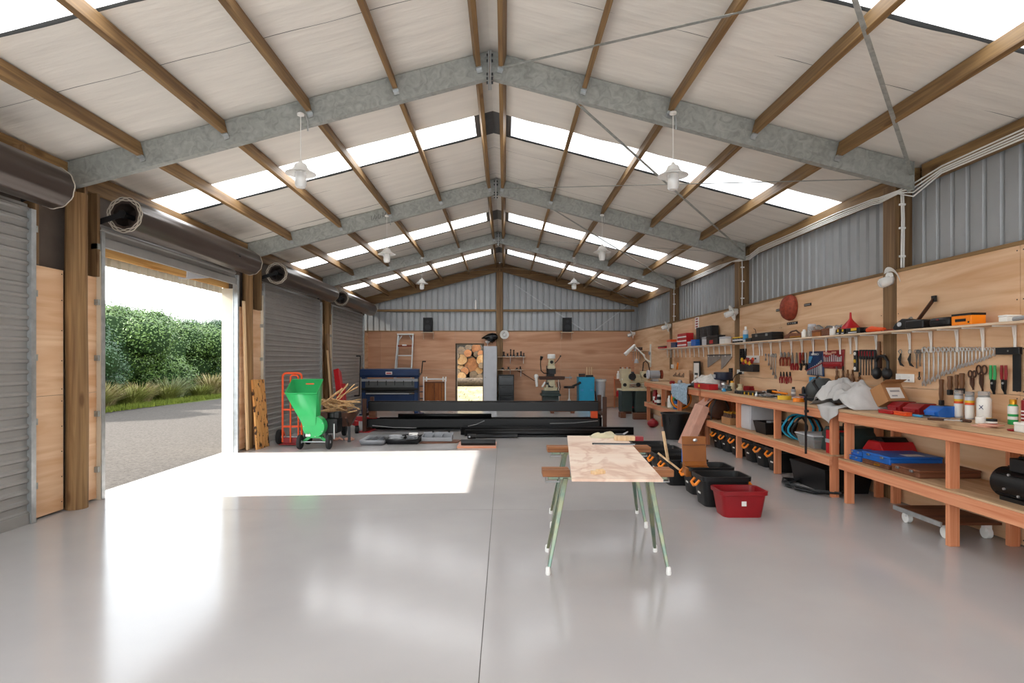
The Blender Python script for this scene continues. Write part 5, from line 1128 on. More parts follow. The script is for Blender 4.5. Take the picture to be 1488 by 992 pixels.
B().box(-.155, -.135, -.07, .07, .08, .17).build('lens_frame', M['black'], t, bevel=.008); B().box(-.159, -.154, -.05, .05, .095, .155).build('lens', M['rust'], t)
B().tube([(.0, -.17, .12), (-.06, -.14, .22), (-.02, 0, .28), (-.06, .14, .22), (0, .17, .12)], .012).build('head_band', M['black'], t)
# ---- things on the middle bench top
t = thing('bar_clamp', 'long steel bar clamp hanging over the middle bench edge', 'clamp', (3.5, sx(1171, 3.5), 0)); B().beam((0, 0, .42), (0, 0, 1.09), .008, .025).build('bar', M['dsteel'], t); B().box(-.02, .14, -.015, .015, 1.04, 1.07).build('fixed_jaw', M['dsteel'], t, bevel=.004); B().box(-.015, .03, -.015, .015, .90, .93).build('sliding_jaw', M['dsteel'], t, bevel=.004); B().cyl((-.02, -.06, 1.1), (-.02, .1, 1.1), .013).build('screw', M['black'], t)
for i, (px, X, r, h, mm, lab) in enumerate(((1140, 3.68, .085, .05, 'yellow', 'yellow roll of tape on the middle bench edge'), (1161, 3.66, .07, .045, 'orangep', 'orange roll of tape on the middle bench edge'))):
    x, y = wx(px, X); t = thing('tape_roll', lab, 'tape', (x, y, BZ+.001)); B().lathe([(r*.55, 0), (r, 0), (r, h), (r*.55, h), (r*.55, 0)], 24).build('tape', M[mm], t); B().lathe([(r*.5, .002), (r*.56, .002), (r*.56, h-.002), (r*.5, h-.002), (r*.5, .002)], 20).build('core', M['card'], t)
for i, (px, X, d, rz, mm, lab, nm, cat) in enumerate((
    (1150, 3.85, (.26, .34, .012), .3, 'paper', 'white papers spread on the middle bench', 'paper_sheets', 'paper'), (1158, 3.97, (.2, .28, .02), -.3, 'redp', 'red folder lying on the middle bench papers', 'folder', 'folder'),
    (1120, 3.75, (.26, .4, .03), .2, 'plasticc', 'crumpled clear plastic bag on the middle bench', 'plastic_bag', 'bag'), (1096, 3.72, (.16, .5, .05), 0, 'black', 'black tool roll along the middle bench edge', 'tool_roll', 'tool roll'),
    (1079, 3.68, (.14, .3, .045), 0, 'dsteel', 'dark tool tray left of the black tool roll', 'tool_tray', 'tray'), (1104, 3.98, (.16, .9, .035), 0, 'brown', 'long dark wooden plane stock at back of middle bench', 'plane_stock', 'plank'), (1088, 3.96, (.1, .16, .1), .2, 'redp', 'red plastic box near back of middle bench', 'red_box', 'box'), (1118, 4.0, (.2, .3, .04), .1, 'lgrey', 'pale grey bundle of rags before the spanners', 'rag', 'cloth'))):
    x, y = wx(px, X); t = thing(nm, lab, cat, (x, y, BZ+.001), rz)
    if cat in ('bag', 'cloth', 'paper'):
        dd = d; B().grid(lambda u, v: ((u-.5)*dd[0], (v-.5)*dd[1], max(0, dd[2]*(.5+1.3*NZ.noise(Vector((u*5+px, v*5, 0)))))), 12, 12).build('sheet', M[mm], t, solid=.002, sharp=180, fix=False)
        B().grid(lambda u, v: ((u-.4)*dd[0]*.8, (v-.6)*dd[1]*.8, .006+max(0, dd[2]*(.8+1.3*NZ.noise(Vector((u*5+px, v*5, 3)))))), 12, 12).build('upper_sheet', M[mm], t, solid=.002, sharp=180, fix=False)
    else:
        B().box(-d[0]/2, d[0]/2, -d[1]/2, d[1]/2, 0, d[2]*.7).build('body', M[mm], t, bevel=.006); B().box(-d[0]/2*.9, d[0]/2*.9, -d[1]/2*.94, d[1]/2*.94, d[2]*.7, d[2]).build('top', M[mm], t, bevel=.006)
        for k in range(3): B().box(-d[0]*.56, -d[0]*.5, d[1]*(-.3+.3*k)-.01, d[1]*(-.3+.3*k)+.01, .0, d[2]*.8).build('strap', M['yellow' if nm == 'tool_roll' else mm], t)
x, y = wx(1128, 3.9); t = thing('hammer', 'hammer with orange handle lying on the middle bench', 'hammer', (x, y, BZ+.05), .2); B().beam((0, .1, .02), (-.02, -.26, .0), .03, .025).build('handle', M['orangep'], t, bevel=.005); B().cyl((-.07, .1, .02), (.07, .1, .02), .024, n=12).build('head', M['dsteel'], t)
x, y = wx(1153, 4.08); can('aerosol', 'small grey aerosol before the red pliers', 'can', x, y, BZ, .03, .14, 'grey', 'dsteel', [(.3, .5, 'paper')], .7)
x, y = wx(1177.5, 4.1); crate('blue_bin', 'small blue parts bin behind the welding helmet', 'bin', x, y, BZ, .12, .14, .13, 'bluep', 'lblue')
x, y = wx(1204, 4.1); crate('blue_box', 'blue and dark card box behind the helmet', 'box', x, y, BZ, .07, .2, .16, 'blue', None, [(-.53, -.5, -.4, .4, .4, .8, 'lblue', 'label_panel')])
# stand with blue bowl
x, y = wx(1051, 3.85); t = thing('bench_grinder', 'navy round headed machine on a chrome stand, middle bench', 'machine', (x, y, BZ+.001)); B().lathe([(.1, 0), (.1, .03), (.05, .05), (.05, .12), (.065, .14), (.05, .16)], 18).build('stand', M['chrome'], t); B().lathe([(.05, .16), (.15, .18), (.16, .2), (.16, .3), (.14, .31), (0, .31)], 24).build('head', mk('navy_paint', '#1b2238', .4), t); B().box(-.165, -.155, -.05, .05, .21, .27).build('label_plate', M['lgrey'], t); B().box(-.04, .16, -.14, -.04, .0, .09).build('motor', M['grey'], t, bevel=.01)
B().cyl((.14, .02, .0), (.14, .02, .38), .035, n=14).build('column', M['black'], t)
heap('white_cloth', 'heap of white cloth behind the red tool box', 'cloth', 3.62, 4.1, 10.45, 11.5, .3, M['wcloth'], 7, None, fold=.08)
t = crate('red_toolbox', 'open red tool box in front of the white cloth', 'toolbox', 3.63, 10.55, BZ, .16, .8, .1, 'red', None, [(-.53, -.5, .1, .2, .3, .8, 'yellow', 'latch'), (-.3, .3, -.4, .4, 1.0, 1.02, 'black', 'opening')])
def denim():
    def fn(u, v):
        y = 11.25+1.1*u; s = v*.62; L = .26; wv = .02*math.sin(u*13)+.012*math.sin(u*29+v*3)
        if s < L: return (BX+.24-s, y, BZ+.012+.03*abs(math.sin(u*8+v*5)))
        return (BX-.025-abs(wv), y+.2*(u-.5)*-(s-L), BZ+.01-(s-L)*(1-.35*u))
    o = B().grid(fn, 30, 24).build('denim_cloth', M['denim'], solid=.005, sharp=180, fix=False); tag(o, 'light blue denim cloth draped over far bench edge', 'cloth')
denim()
for i, (x, y, r, h, mm, cp, lab) in enumerate(((3.9, 11.9, .035, .22, 'plasticc', 'whitep', 'clear bottle with white top on far bench'), (3.75, 12.5, .05, .1, 'grey', 'steel', 'grey tin on the far bench behind the denim'), (3.7, 12.9, .06, .07, 'redp', 'redp', 'low red tin on far bench'), (3.95, 10.95-.8, .04, .16, 'cream', 'gold', 'cream tin beside the navy headed machine'))):
    can('bottle', lab, 'bottle', x, y, BZ, r, h, mm, cp)
for i, (x, y, mm, r, h, lab) in enumerate(((3.66, 9.75, 'lblue', .035, .05, 'small pale blue knob on the middle bench edge'), (3.7, 9.35, 'steel', .03, .05, 'small steel fitting on the middle bench'), (3.75, 7.75, 'steel', .03, .06, 'small steel fitting by the tape rolls'), (3.62, 8.4, 'chrome', .022, .07, 'little chrome fitting near the black tool roll'), (3.8, 9.9, 'dgreen', .05, .08, 'green bottle neck part on the middle bench'), (3.95, 9.8, 'cream', .06, .12, 'cream cup shaped part on the middle bench'))):
    tag(B().lathe([(r, 0), (r, h*.4), (r*.6, h*.5), (r*.6, h*.8), (r*.8, h), (0, h)], 14).build('fitting', M[mm], None, (x, y, BZ+.001)), lab, 'fitting')
t = thing('picture_frame', 'dark framed picture with white mount standing on far bench', 'picture', (4.12, sx(1012, 4.1), BZ+.001), RW)
B().box(-.2, .2, -.02, 0, .0, .5).build('frame', M['black'], t, bevel=.004); B().box(-.165, .165, -.024, -.02, .04, .46).build('mount', M['white'], t); B().box(-.1, .1, -.026, -.024, .2, .25).box(-.09, .07, -.026, -.024, .12, .16).build('picture_print', M['dsteel'], t)
t = thing('etched_board', 'brown board with burnt lettering leaning on the far wall', 'board', (4.1, sx(988, 4.1), BZ+.001), RW)
B().box(-.75, .75, -.03, -.01, .0, .3).build('board', M['ply'], t); b = B()
for i in range(9): b.box(-.45+i*.1, -.38+i*.1, -.032, -.03, .13, .13+.04+.03*(i % 3))
o = b.build('burnt_lettering', M['brownm'], t); o['kind'] = 'stuff'
t = thing('buffing_wheel', 'grey bench grinder with red wheel at far bench end', 'grinder', (3.72, 14.5, BZ+.001)); B().box(-.08, .08, -.1, .1, 0, .06).build('base', M['grey'], t, bevel=.01); B().cyl((-.12, 0, .17), (.12, 0, .17), .1, n=22).build('motor', M['grey'], t, bevel=.01)
for x, mm in ((-.16, 'lgrey'), (.17, 'rust')): B().cyl((x-.02, 0, .17), (x+.02, 0, .17), .11, n=24).cyl((x-.03, 0, .17), (x+.03, 0, .17), .03).build('grinding_wheel', M[mm], t)
t = thing('hand_saw', 'hand saw with orange wooden handle standing at the far post', 'saw', (4.12, 13.9, BZ+.001), RW); B().prism([(-.25, .0), (-.1, .0), (.1, .45), (.04, .47)], -.03, -.01, 'xz').build('blade', M['orangep'], t); B().prism([(-.2, .03), (-.13, .03), (.03, .36), (.02, .38)], -.034, -.031, 'xz').build('opening', M['brown'], t)
# ------------------------------------------------------------------ hung on the right wall
XW = 4.186
def wt(name, lab, cat, px, py, group=None, X=XW):
    Y, Z = rw(px, py, X); return thing(name, lab, cat, (X, Y, Z), RW, group), Y/F
def mm_(px0, px1): return F*XW/(px0-VX)-F*XW/(px1-VX)      # metres along the wall between two picture columns
# combination spanners
xs = [480, 511, 542, 573, 603, 628, 655, 682, 708, 730, 752, 773, 795, 820, 845, 868, 890, 912, 938]
yb = [725, 712, 697, 680, 660, 648, 645, 630, 612, 605, 598, 592, 587, 575, 568, 560, 550, 540, 530]
def spanner(t, L, w, mat):
    b = B(); b.beam((0, -.012, -w*1.2), (0, -.012, -L+w*1.4), .006, w*.55, (1, 0, 0)).build('shank', M[mat], t, bevel=.002)
    T = [(w*.7*math.cos(k*PI/7), -.012, -w*.75+w*.75*math.sin(k*PI/7)) for k in range(14)]; B().tube(T, w*.26, 6, closed=True).build('ring_end', M[mat], t)
    jaw = [(-w*.35, 1.7*w), (w*.35, 1.7*w), (w*.95, w*.9), (w*.75, 0), (w*.35, .15*w), (w*.3, .75*w), (-w*.3, .75*w), (-w*.35, .15*w), (-w*.75, 0), (-w*.95, w*.9)]
    B().prism([(x, z-L) for x, z in jaw], -.016, -.008, 'xz').build('open_end', M[mat], t)
for i, (a, b_) in enumerate(zip(xs, yb)):
    px = 1238+a/4.508; t, s = wt('combination_spanner', '%s spanner from the longest at left in the chrome spanner row' % ORD[i], 'spanner', px, 400+472/4.508, 'row of chrome combination spanners')
    L = (b_-472)/4.508*s; spanner(t, L, .012+L*.055, 'chrome')
for i, (px, y1) in enumerate(((1113.5, 524), (1118, 531), (1121.5, 537), (1124.5, 545), (1128, 550))):
    t, s = wt('ring_spanner', '%s from left of five long dull spanners beside the parts basket' % ORD[i], 'spanner', px, 514, 'five dull spanners'); L = (y1-514)*s; spanner(t, L, .016+L*.05, 'steel')
def plier(t, L, w, hm, jm, spread=.35, jaw=.36):
    """pliers hung by the jaws: jaws up, two handles down"""
    for s in (-1, 1):
        B().prism([(s*w*.1, 0), (s*w*.28, -L*jaw*.5), (s*w*.4, -L*jaw), (-s*w*.1, -L*jaw), (-s*w*.0, -L*.05)], -.016, -.006, 'xz').build('jaw', M[jm], t)
        B().tube([(s*w*.2, -.012, -L*jaw), (s*w*spread*1.3, -.012, -L*(jaw+.25)), (s*w*spread, -.012, -L)], [w*.14, w*.18, w*.15], 7).build('handle', M[hm], t)
    B().cyl((0, -.018, -L*jaw), (0, -.004, -L*jaw), w*.14, n=10).build('pivot', M['steel'], t)
for i, (px, py, y1) in enumerate(((1136.5, 513, 531.5), (1141.5, 513, 531.5), (1147, 513, 531.5))):
    t, s = wt('locking_pliers', '%s of three locking pliers with red grips, upper row' % ORD[i], 'pliers', px, py); L = (y1-py)*s
    plier(t, L, .07, 'rust', 'steel', .5, .3); B().tube([(-.03, -.012, 0), (.0, -.012, .012), (.035, -.012, -.02)], .008).build('upper_jaw', M['steel'], t)
for i, (px, py, y1) in enumerate(((1152.5, 512, 537.5), (1158.5, 512, 537.5))):
    t, s = wt('water_pump_pliers', '%s of two long pump pliers with red tips' % ('left', 'right')[i], 'pliers', px, py); L = (y1-py)*s; plier(t, L, .075, 'redp', 'steel', .4, .6)
for i, (px, py, y1, hm, lab) in enumerate(((1164, 512, 538, 'redp', 'dark pipe wrench with red grip left of the blue tool roll'), (1168, 512, 531, 'rust', 'dark red bolt cutter handle left of the blue tool roll'), (1172, 512, 538, 'steel', 'steel clamp nearest the blue tool roll'))):
    t, s = wt('wrench', lab, 'wrench', px, py); L = (y1-py)*s; B().beam((0, -.014, 0), (0, -.014, -L*.62), .02, .028, (1, 0, 0)).build('shank', M[hm], t, bevel=.004); B().prism([(-.02, -L*.6), (.03, -L*.6), (.05, -L*.8), (.03, -L), (-.01, -L*.95), (.02, -L*.8)], -.024, -.006, 'xz').build('jaw', M['dsteel'], t)
for i, (px, py, y1) in enumerate(((1135.5, 540, 556.5), (1139.8, 540, 556.5), (1144.2, 540, 557.5), (1149, 540, 556.5))):
    t, s = wt('pliers', '%s from left of four red handled pliers in the lower row' % ORD[i], 'pliers', px, py); plier(t, (y1-py)*s, .05, 'redp', 'dsteel', .55 if i != 2 else .3, .38)
# tool rolls
def roll(lab, quad, mat, n, flip, titles):
    (x0, y0), (x1, y1), (x2, y2), (x3, y3) = quad; t, s = wt('tool_roll', lab, 'tool roll', x0, y0); Y0, Z0 = rw(x0, y0, XW)
    P = [Vector((Y0-rw(x, y, XW)[0], -.008, rw(x, y, XW)[1]-Z0)) for x, y in quad]
    def at(u, v, d=0.): 
        p = (P[0]*(1-u)+P[1]*u)*(1-v)+(P[3]*(1-u)+P[2]*u)*v; return Vector((p.x, p.y-d-.006*math.sin(u*7), p.z))
    B().grid(lambda u, v: at(u, v), 12, 8).build('backing', M[mat], t, solid=.004, fix=False)
    for i in range(n):
        u = .1+.8*i/(n-1); a, b_ = (.78-.42*i/(n-1), .97) if flip else (.3+.08*math.sin(i), .93)
        B().beam(at(u, a, .012), at(u, b_, .012), .012, .01).build('spanner', M['chrome'], t, bevel=.002)
    B().grid(lambda u, v: at(u, (.82-.38*u if flip else .62)+v*(.05 if flip else .3), .02), 8, 2).build('pocket_edge', M['redp'], t, solid=.003, fix=False)
    return t, at
t, at = roll('blue tool roll with METRINCH lettering and slanted red pocket edge', ((1177, 510.5), (1197, 510), (1199, 547), (1173.5, 544)), 'blue', 9, True, 1)
p = at(.48, .12, .012); text('METRINCH', .04, 'white', t, (p.x, p.y, p.z-.015))
for k in range(4): q = at(.2, .24+.07*k, .01); B().box(q.x-.04, q.x+.05-.012*k, q.y-.002, q.y, q.z-.01, q.z+.008).build('printed_line', M['lblue'], t)
t, at = roll('red tool roll of bright spanners right of the blue one', ((1196.5, 510), (1228.5, 507.5), (1227, 536), (1199, 535)), 'redp', 10, False, 0)
for k in range(3): q = at(.18+.18*k, .12+.06*(k % 2), .01); B().box(q.x-.05, q.x+.05, q.y-.002, q.y, q.z-.012, q.z+.012).build('printed_mark', M['pink'], t)
# level, screwdrivers, brush, ear muffs
t, s = wt('torpedo_level', 'black torpedo level with yellow vials hung upright', 'level', 1246, 509); L = 31*s; B().prism([(-.035, 0), (.035, 0), (.03, -L*.5), (.035, -L), (-.035, -L), (-.03, -L*.5)], -.03, -.005, 'xz').build('body', M['dsteel'], t, bevel=.006)
for z in (.15, .5, .85): B().cyl((0, -.034, -L*z), (0, -.028, -L*z), .022, n=14).build('vial', M['yellow' if z == .5 else 'white'], t)
for i, px in enumerate((1254.5, 1258.5, 1262.5, 1266.5, 1270.5, 1275)):
    t, s = wt('screwdriver', '%s from left of six black and red screwdrivers in a row' % ORD[i], 'screwdriver', px, 508, 'six screwdrivers'); L = 37*s; B().lathe([(.014, -L*.36), (.02, -L*.3), (.021, -L*.1), (.016, 0), (0, 0)], 10, c=(0, -.03, 0)).build('handle', M['black'], t); B().box(-.008, .008, -.053, -.046, -L*.25, -L*.06).build('handle_inlay', M['redp'], t); B().cyl((0, -.03, -L), (0, -.03, -L*.34), .007, n=8).build('blade', M['brownm' if i % 2 else 'dsteel'], t); B().box(-.02, .02, -.03, -.0, -L*.38, -L*.34).build('rack_clip', M['black'], t)
t, s = wt('paint_brush', 'brush with dark wooden handle beside the post', 'brush', 1280, 496); B().cyl((0, -.02, -.15), (0, -.02, 0), .02, .016, 10).build('handle', M['handle'], t); B().box(-.035, .035, -.03, -.01, -.3, -.15).build('bristles', M['brownm'], t)
t, s = wt('ear_muffs', 'black ear muffs hung on the post', 'ear muffs', 1288, 517, X=4.17)
B().tube([(-.1, -.05, -.14), (-.1, -.05, -.06), (-.06, -.05, -.01), (0, -.05, .0), (.06, -.05, -.01), (.1, -.05, -.06), (.1, -.05, -.14)], .016, 8).build('headband', M['black'], t)
for s_ in (-1, 1): B().ball((s_*.085, -.05, -.19), .065, 14, 8, (.7, .8, 1.05)).build('ear_cup', M['dsteel'], t)
B().tube([(-.02, -.03, .0), (0, -.01, .02)], .006).build('hook', M['steel'], t)
for i, (px, py) in enumerate(((1311, 508), (1325, 508))):
    t, s = wt('key_bunch', '%s of two bunches of hex keys right of the post' % ('left', 'right')[i], 'keys', px, py); B().tube([(.022*math.cos(k*PI/6), -.02, -.02+.022*math.sin(k*PI/6)) for k in range(12)], .004, 5, closed=True).build('ring', M['steel'], t)
    for k in range(6): a = -.25+.1*k; B().tube([(.01, -.02, -.04), (a*.12, -.02-.004*k, -.1-.012*k), (a*.2+.03, -.02-.004*k, -.11-.012*k)], .006, 6).build('hex_key', M['dsteel'], t)
for i, (px, y1) in enumerate(((1333.5, 535), (1338.5, 532))):
    t, s = wt('scissors', '%s of two slim steel scissors before the spanner row' % ('left', 'right')[i], 'scissors', px, 508); L = (y1-508)*s
    for q in (-1, 1): B().tube([(q*.018+.014*math.cos(k*PI/5), -.012, -.018+.018*math.sin(k*PI/5)) for k in range(10)], .004, 5, closed=True).build('finger_ring', M['steel'], t); B().beam((q*.012, -.012, -.035), (-q*.006, -.012, -L), .004, .009, (1, 0, 0)).build('blade', M['steel'], t)
t, s = wt('small_key', 'small dark eye bolt hung below the hex keys', 'bolt', 1337.5, 540); B().cyl((0, -.012, -.05), (0, -.012, 0), .007).tube([(.014*math.cos(k*PI/5), -.012, -.064+.014*math.sin(k*PI/5)) for k in range(10)], .005, 5, closed=True).build('body', M['dsteel'], t)
# square, snips, shears, handles
t, s = wt('try_square', 'large dark try square at the right edge', 'square', 1452, 505); W_ = mm_(1452, 1487); B().box(0, W_, -.035, -.005, -.06, 0).build('stock', M['dsteel'], t, bevel=.004); B().box(W_-.075, W_, -.022, -.016, -.36, -.0).build('blade', M['dsteel'], t); B().cyl((W_*.55, -.037, -.03), (W_*.55, -.033, -.03), .008, n=10).build('rivet', M['steel'], t)
for i, (px, mm, lab) in enumerate(((1446, 'green', 'green handled tin snips hung above the spray cans'), (1462, 'redp', 'red handled tin snips hung above the spray cans'))):
    t, s = wt('tin_snips', lab, 'snips', px, 530.5); L = 42*s
    for q in (-1, 1):
        B().tube([(q*.02, -.02, 0), (q*.022, -.02, -L*.3), (q*.02, -.02, -L*.5)], [.010, .012, .010], 8).build('handle', M[mm], t); B().prism([(q*.022, -L*.48), (-q*.004, -L*.5), (-q*.004+.012, -L), (q*.018, -L*.8)], -.026, -.01, 'xz').build('jaw', M['dsteel'], t)
    B().cyl((0, -.03, -L*.62), (0, -.008, -L*.62), .01, n=10).build('pivot', M['chrome'], t)
for i, (px, py, y1, lab) in enumerate(((1415, 539, 565, 'smaller pair of dark shears hung below the spanners'), (1428.5, 531.5, 566, 'larger pair of dark shears hung below the spanners'))):
    t, s = wt('shears', lab, 'shears', px, py); L = (y1-py)*s*1.05; r = .026 if i == 0 else .034
    for q in (-1, 1): B().tube([(q*r*.9+r*.75*math.cos(k*PI/6), -.014, -r+r*1.1*math.sin(k*PI/6)) for k in range(12)], .007, 6, closed=True).build('finger_ring', M['brownm'], t); B().prism([(q*.02, -r*2), (q*.006, -r*2.2), (-q*.004+.014, -L), (q*.018, -L*.7)], -.022, -.008, 'xz').build('blade', M['brownm'], t)
for i, (px, py, y1, w) in enumerate(((1372.5, 551, 581, .042), (1385, 546, 566, .045), (1395, 544, 564, .03), (1402.5, 542, 564, .045))):
    t, s = wt('claw_hammer', '%s from left of four wooden tool handles behind the spray cans' % ORD[i], 'tool', px, py, 'wooden handled tools'); L = (y1-py)*s; B().lathe([(w*.36, -L), (w*.5, -L*.7), (w*.42, -L*.3), (w*.5, -.01), (w*.4, 0), (0, 0)], 12, c=(0, -.03, 0)).build('handle', M['handle'], t); B().box(-w*.4, w*.4, -.03-w*.4, -.03+w*.4, -L-.05, -L).build('head', M['dsteel'], t, bevel=.004)
for i, (px, py, y1, mm) in enumerate(((1219, 538, 556, 'steel'), (1228, 538, 556, 'dsteel'), (1235, 543, 556, 'handle'), (1242, 543, 556, 'handle'), (1252, 547, 556, 'dsteel'))):
    t, s = wt('chisel', '%s from left of five carving tools above the grey sheet' % ORD[i], 'chisel', px, py, 'five carving tools'); L = (y1-py)*s; B().lathe([(.016, -L), (.024, -L*.6), (.012, -L*.35), (.016, 0), (0, 0)], 10, c=(0, -.025, 0)).build('handle', M['handle'], t); B().beam((0, -.025, -.01), (.0, -.025, .05), .02, .006).build('blade', M[mm], t)
# parts rack, basket, outlets, signs
t, s = wt('socket_rack', 'tall black socket rack with rows of steel sockets', 'rack', 1080.5, 506.5); W_ = mm_(1076, 1085); L = 25.5*s; B().box(-W_/2, W_/2, -.02, 0, -L, 0).build('board', M['black'], t, bevel=.004)
for i in range(8):
    for sx_ in (-.22, .22): B().cyl((sx_*W_, -.045, -L*(.07+.123*i)), (sx_*W_, -.02, -L*(.07+.123*i)), .016, n=10).build('socket', M['dsteel'], t)
t, s = wt('parts_basket', 'black wire basket of red and yellow parts under white card', 'basket', 1094, 516.5); W_ = mm_(1084, 1103); B().box(-W_/2, W_/2, -.008, -.002, -.12, 0).build('white_card', M['white'], t); B().box(-W_*.5, W_*.5, -.12, -.0, -.27, -.15).build('basket', M['dsteel'], t, bevel=.01)
for i in range(12): B().ball((-W_*.42+W_*.84*((i*5) % 12)/11, -.08-.03*(i % 2), -.13+.03*((i*7) % 3)), .03, 8, 5, (1, .8, 1.3)).build('part', M[('redp', 'yellow', 'orange', 'redp')[i % 4]], t)
for i in (-1, 1): B().cyl((W_*.25*i-.02, -.012, -.05), (W_*.25*i+.02, -.012, -.05), .012).build('hook', M['black'], t)
for px, py, w, h, lab in ((1076.5, 540, mm_(1071.5, 1081), .075, 'white power outlet on the wall beside the second post'), (1316, 549, mm_(1303, 1329), .085, 'white double power outlet right of the post'), (977.5, 532, .2, .09, 'white power outlet on the wall above the far bench')):
    t, s = wt('power_outlet', lab, 'outlet', px, py); B().box(-w/2, w/2, -.014, 0, -h/2, h/2).build('plate', M['whitep'], t, bevel=.004)
    for q in (-.25, .25): B().box(w*q-.012, w*q+.012, -.02, -.014, -.0, .02).build('switch', M['white'], t); B().box(w*q-.014, w*q+.014, -.0155, -.014, -.03, -.012).build('socket_slot', M['grey'], t)
t, s = wt('power_plug', 'black plug in the outlet with a cord to the bench', 'plug', 1079, 541); B().box(-.03, .03, -.06, -.022, -.03, .01).build('plug', M['black'], t, bevel=.006); B().tube([(0, -.06, -.01), (-.1, -.1, -.06), (-.25, -.1, -.2), (-.3, -.1, -.27)], .007, 6).build('cord', M['black'], t)
t, s = wt('wall_sign', 'narrow white sign with red print high on the wall', 'sign', 1013, 461); W_ = mm_(1010.5, 1016); B().box(-W_/2, W_/2, -.006, 0, -.25, 0).build('panel', M['white'], t)
for k in range(4): B().box(-W_*.3, W_*.3, -.008, -.006, -.05-.055*k, -.02-.055*k).build('print', M['redp'], t)
t, s = wt('clip_set', 'light blue clips hung under the blue tool roll', 'clips', 1186, 551); W_ = mm_(1178, 1193)
for k in range(4): B().box(-W_/2+W_*.25*k, -W_/2+W_*.25*k+W_*.2, -.03, 0, -.045, .03).build('clip', M['lblue'], t, bevel=.004)
# red embossed disc and three plates
t, s = wt('red_disc', 'round rust red embossed metal disc high on the wall', 'disc', 1150.5, 447); Tx = Matrix.Rotation(PI/2, 4, 'X')
B().lathe([(.182, .0), (.186, .03), (.180, .06), (.16, .095), (.12, .122), (.07, .138), (0, .145)], 36, Tx).build('dish', M['rust'], t)
B().tube([(.184*math.cos(k*PI/16), -.03, .184*math.sin(k*PI/16)) for k in range(32)], .007, 6, closed=True).build('rim', M['rust'], t)
b = B()
for k in range(26): a = k*2.4; r = .03+.125*math.sqrt(k/26); b.ball((r*math.cos(a), -.145+2.2*r*r, r*math.sin(a)), .013, 7, 4, (1.5, .5, .8))
o = b.build('embossing', M['rust'], t); o['kind'] = 'stuff'
for px, py, a, b_, lab in ((1131, 450.5, 1128, 1133.5, 'small dark plate left of the red disc'), (1174, 442.5, 1169, 1179, 'small dark plate right of the red disc'), (1151.5, 469.5, 1144, 1159, 'small dark plate below the red disc')):
    t, s = wt('name_plate', lab, 'plate', px, py); W_ = mm_(a, b_); B().box(-W_/2, W_/2, -.008, 0, -.018, .018).build('plate', M['dsteel'], t, bevel=.002)
    for k in range(4): B().box(-W_*.4+W_*.21*k, -W_*.4+W_*.21*k+W_*.14, -.0095, -.008, -.007, .007).build('raised_print', M['galvb'], t)
# corrugated triangular plates
for px0, px1, y0, yl, yr, lab in ((1029, 1048, 516, 534, 521, 'left grey corrugated metal offcut hung on the wall'), (1049, 1064, 515.5, 537, 520, 'right grey corrugated metal offcut hung on the wall')):
    t, s = wt('corrugated_offcut', lab, 'sheet metal', px0, y0); W_ = mm_(px0, px1); hl = (yl-y0)*s; hr = (yr-y0)*s*.9
    B().grid(lambda u, v: (u*W_, -.012-.008*math.sin(u*W_*2*PI/.04), -v*(hl*(1-u)+hr*u)), 60, 2).build('sheet', M['dsteel'] if 0 else mk('offcut_grey', '#857d78', .5, .3), t, fix=False); B().beam((0, -.02, 0), (W_, -.02, 0), .01, .02).build('top_fold', M['dsteel'], t)
# ------------------------------------------------------------------ on the long shelf (z 1.81)
LZ = 1.81
def sy(px, X=4.05): return F*X/(px-VX)
def sbox(nm, lab, cat, p0, p1, h, d, mat, lid=None, extra=None, X=4.05):
    y0, y1 = sy(p1, X), sy(p0, X); return crate(nm, lab, cat, X, (y0+y1)/2, LZ, d, (y1-y0)*.94, h, mat, lid, extra)
sbox('red_case', 'flat red case at the far end of long shelf', 'case', 960, 971, .06, .16, 'red', 'black')
sbox('orange_box', 'orange and white carton on the far part of long shelf', 'carton', 973, 979, .2, .14, 'pink', 'orange')
sbox('blue_tub', 'dark blue tub left of the red drawers on long shelf', 'tub', 979.5, 987, .12, .16, 'blue', 'blue')
t = sbox('drawer_unit', 'red set of drawers with white edges on the long shelf', 'drawers', 989, 1003, .3, .16, 'red', None, [(-.54, -.5, -.5, .5, z0, z0+.1, 'white', 'drawer_front') for z0 in (.08, .38, .68)])
sbox('grey_tin', 'small grey tin right of red drawers', 'tin', 1002, 1007, .1, .1, 'grey', 'lgrey', X=4.0)
sbox('blue_box', 'small blue box before the black drawer cabinet', 'box', 1008, 1015, .13, .12, 'bluep', 'bluep', X=4.0)
t = sbox('drawer_cabinet', 'black cabinet of many small drawers on the long shelf', 'cabinet', 1015.5, 1040, .38, .14, 'black', None, None, X=4.1)
y0, y1 = sy(1040, 4.1), sy(1015.5, 4.1); w = (y1-y0)*.94
for r in range(6):
    for c in range(4): B().box(-.08, -.0705, -w/2+w*(.03+.24*c), -w/2+w*(.24+.24*c), .02+.06*r, .072+.06*r).build('small_drawer', M['dsteel'], t, bevel=.002)
sbox('pale_tin', 'pale green tin before the black drawer cabinet', 'tin', 1024, 1031, .16, .12, 'lgrey', 'grey', X=3.99+.03)
sbox('black_case', 'black case with red label right of the pale tin', 'case', 1031, 1049, .17, .14, 'black', 'black', [(-.54, -.5, -.1, .2, .1, .5, 'red', 'red_label')], X=4.03)
sbox('white_box', 'white box next to the second post on long shelf', 'box', 1049, 1058, .13, .12, 'white', 'lgrey')
for i, px in enumerate((1068, 1071.5, 1075, 1079)): can('battery_pack', '%s from left of four yellow and black battery packs' % ORD[i], 'battery', 4.04, sy(px), LZ, .035, .1, 'black', 'yellow', [(.3, .6, 'lgrey')], .9, group='four battery packs')
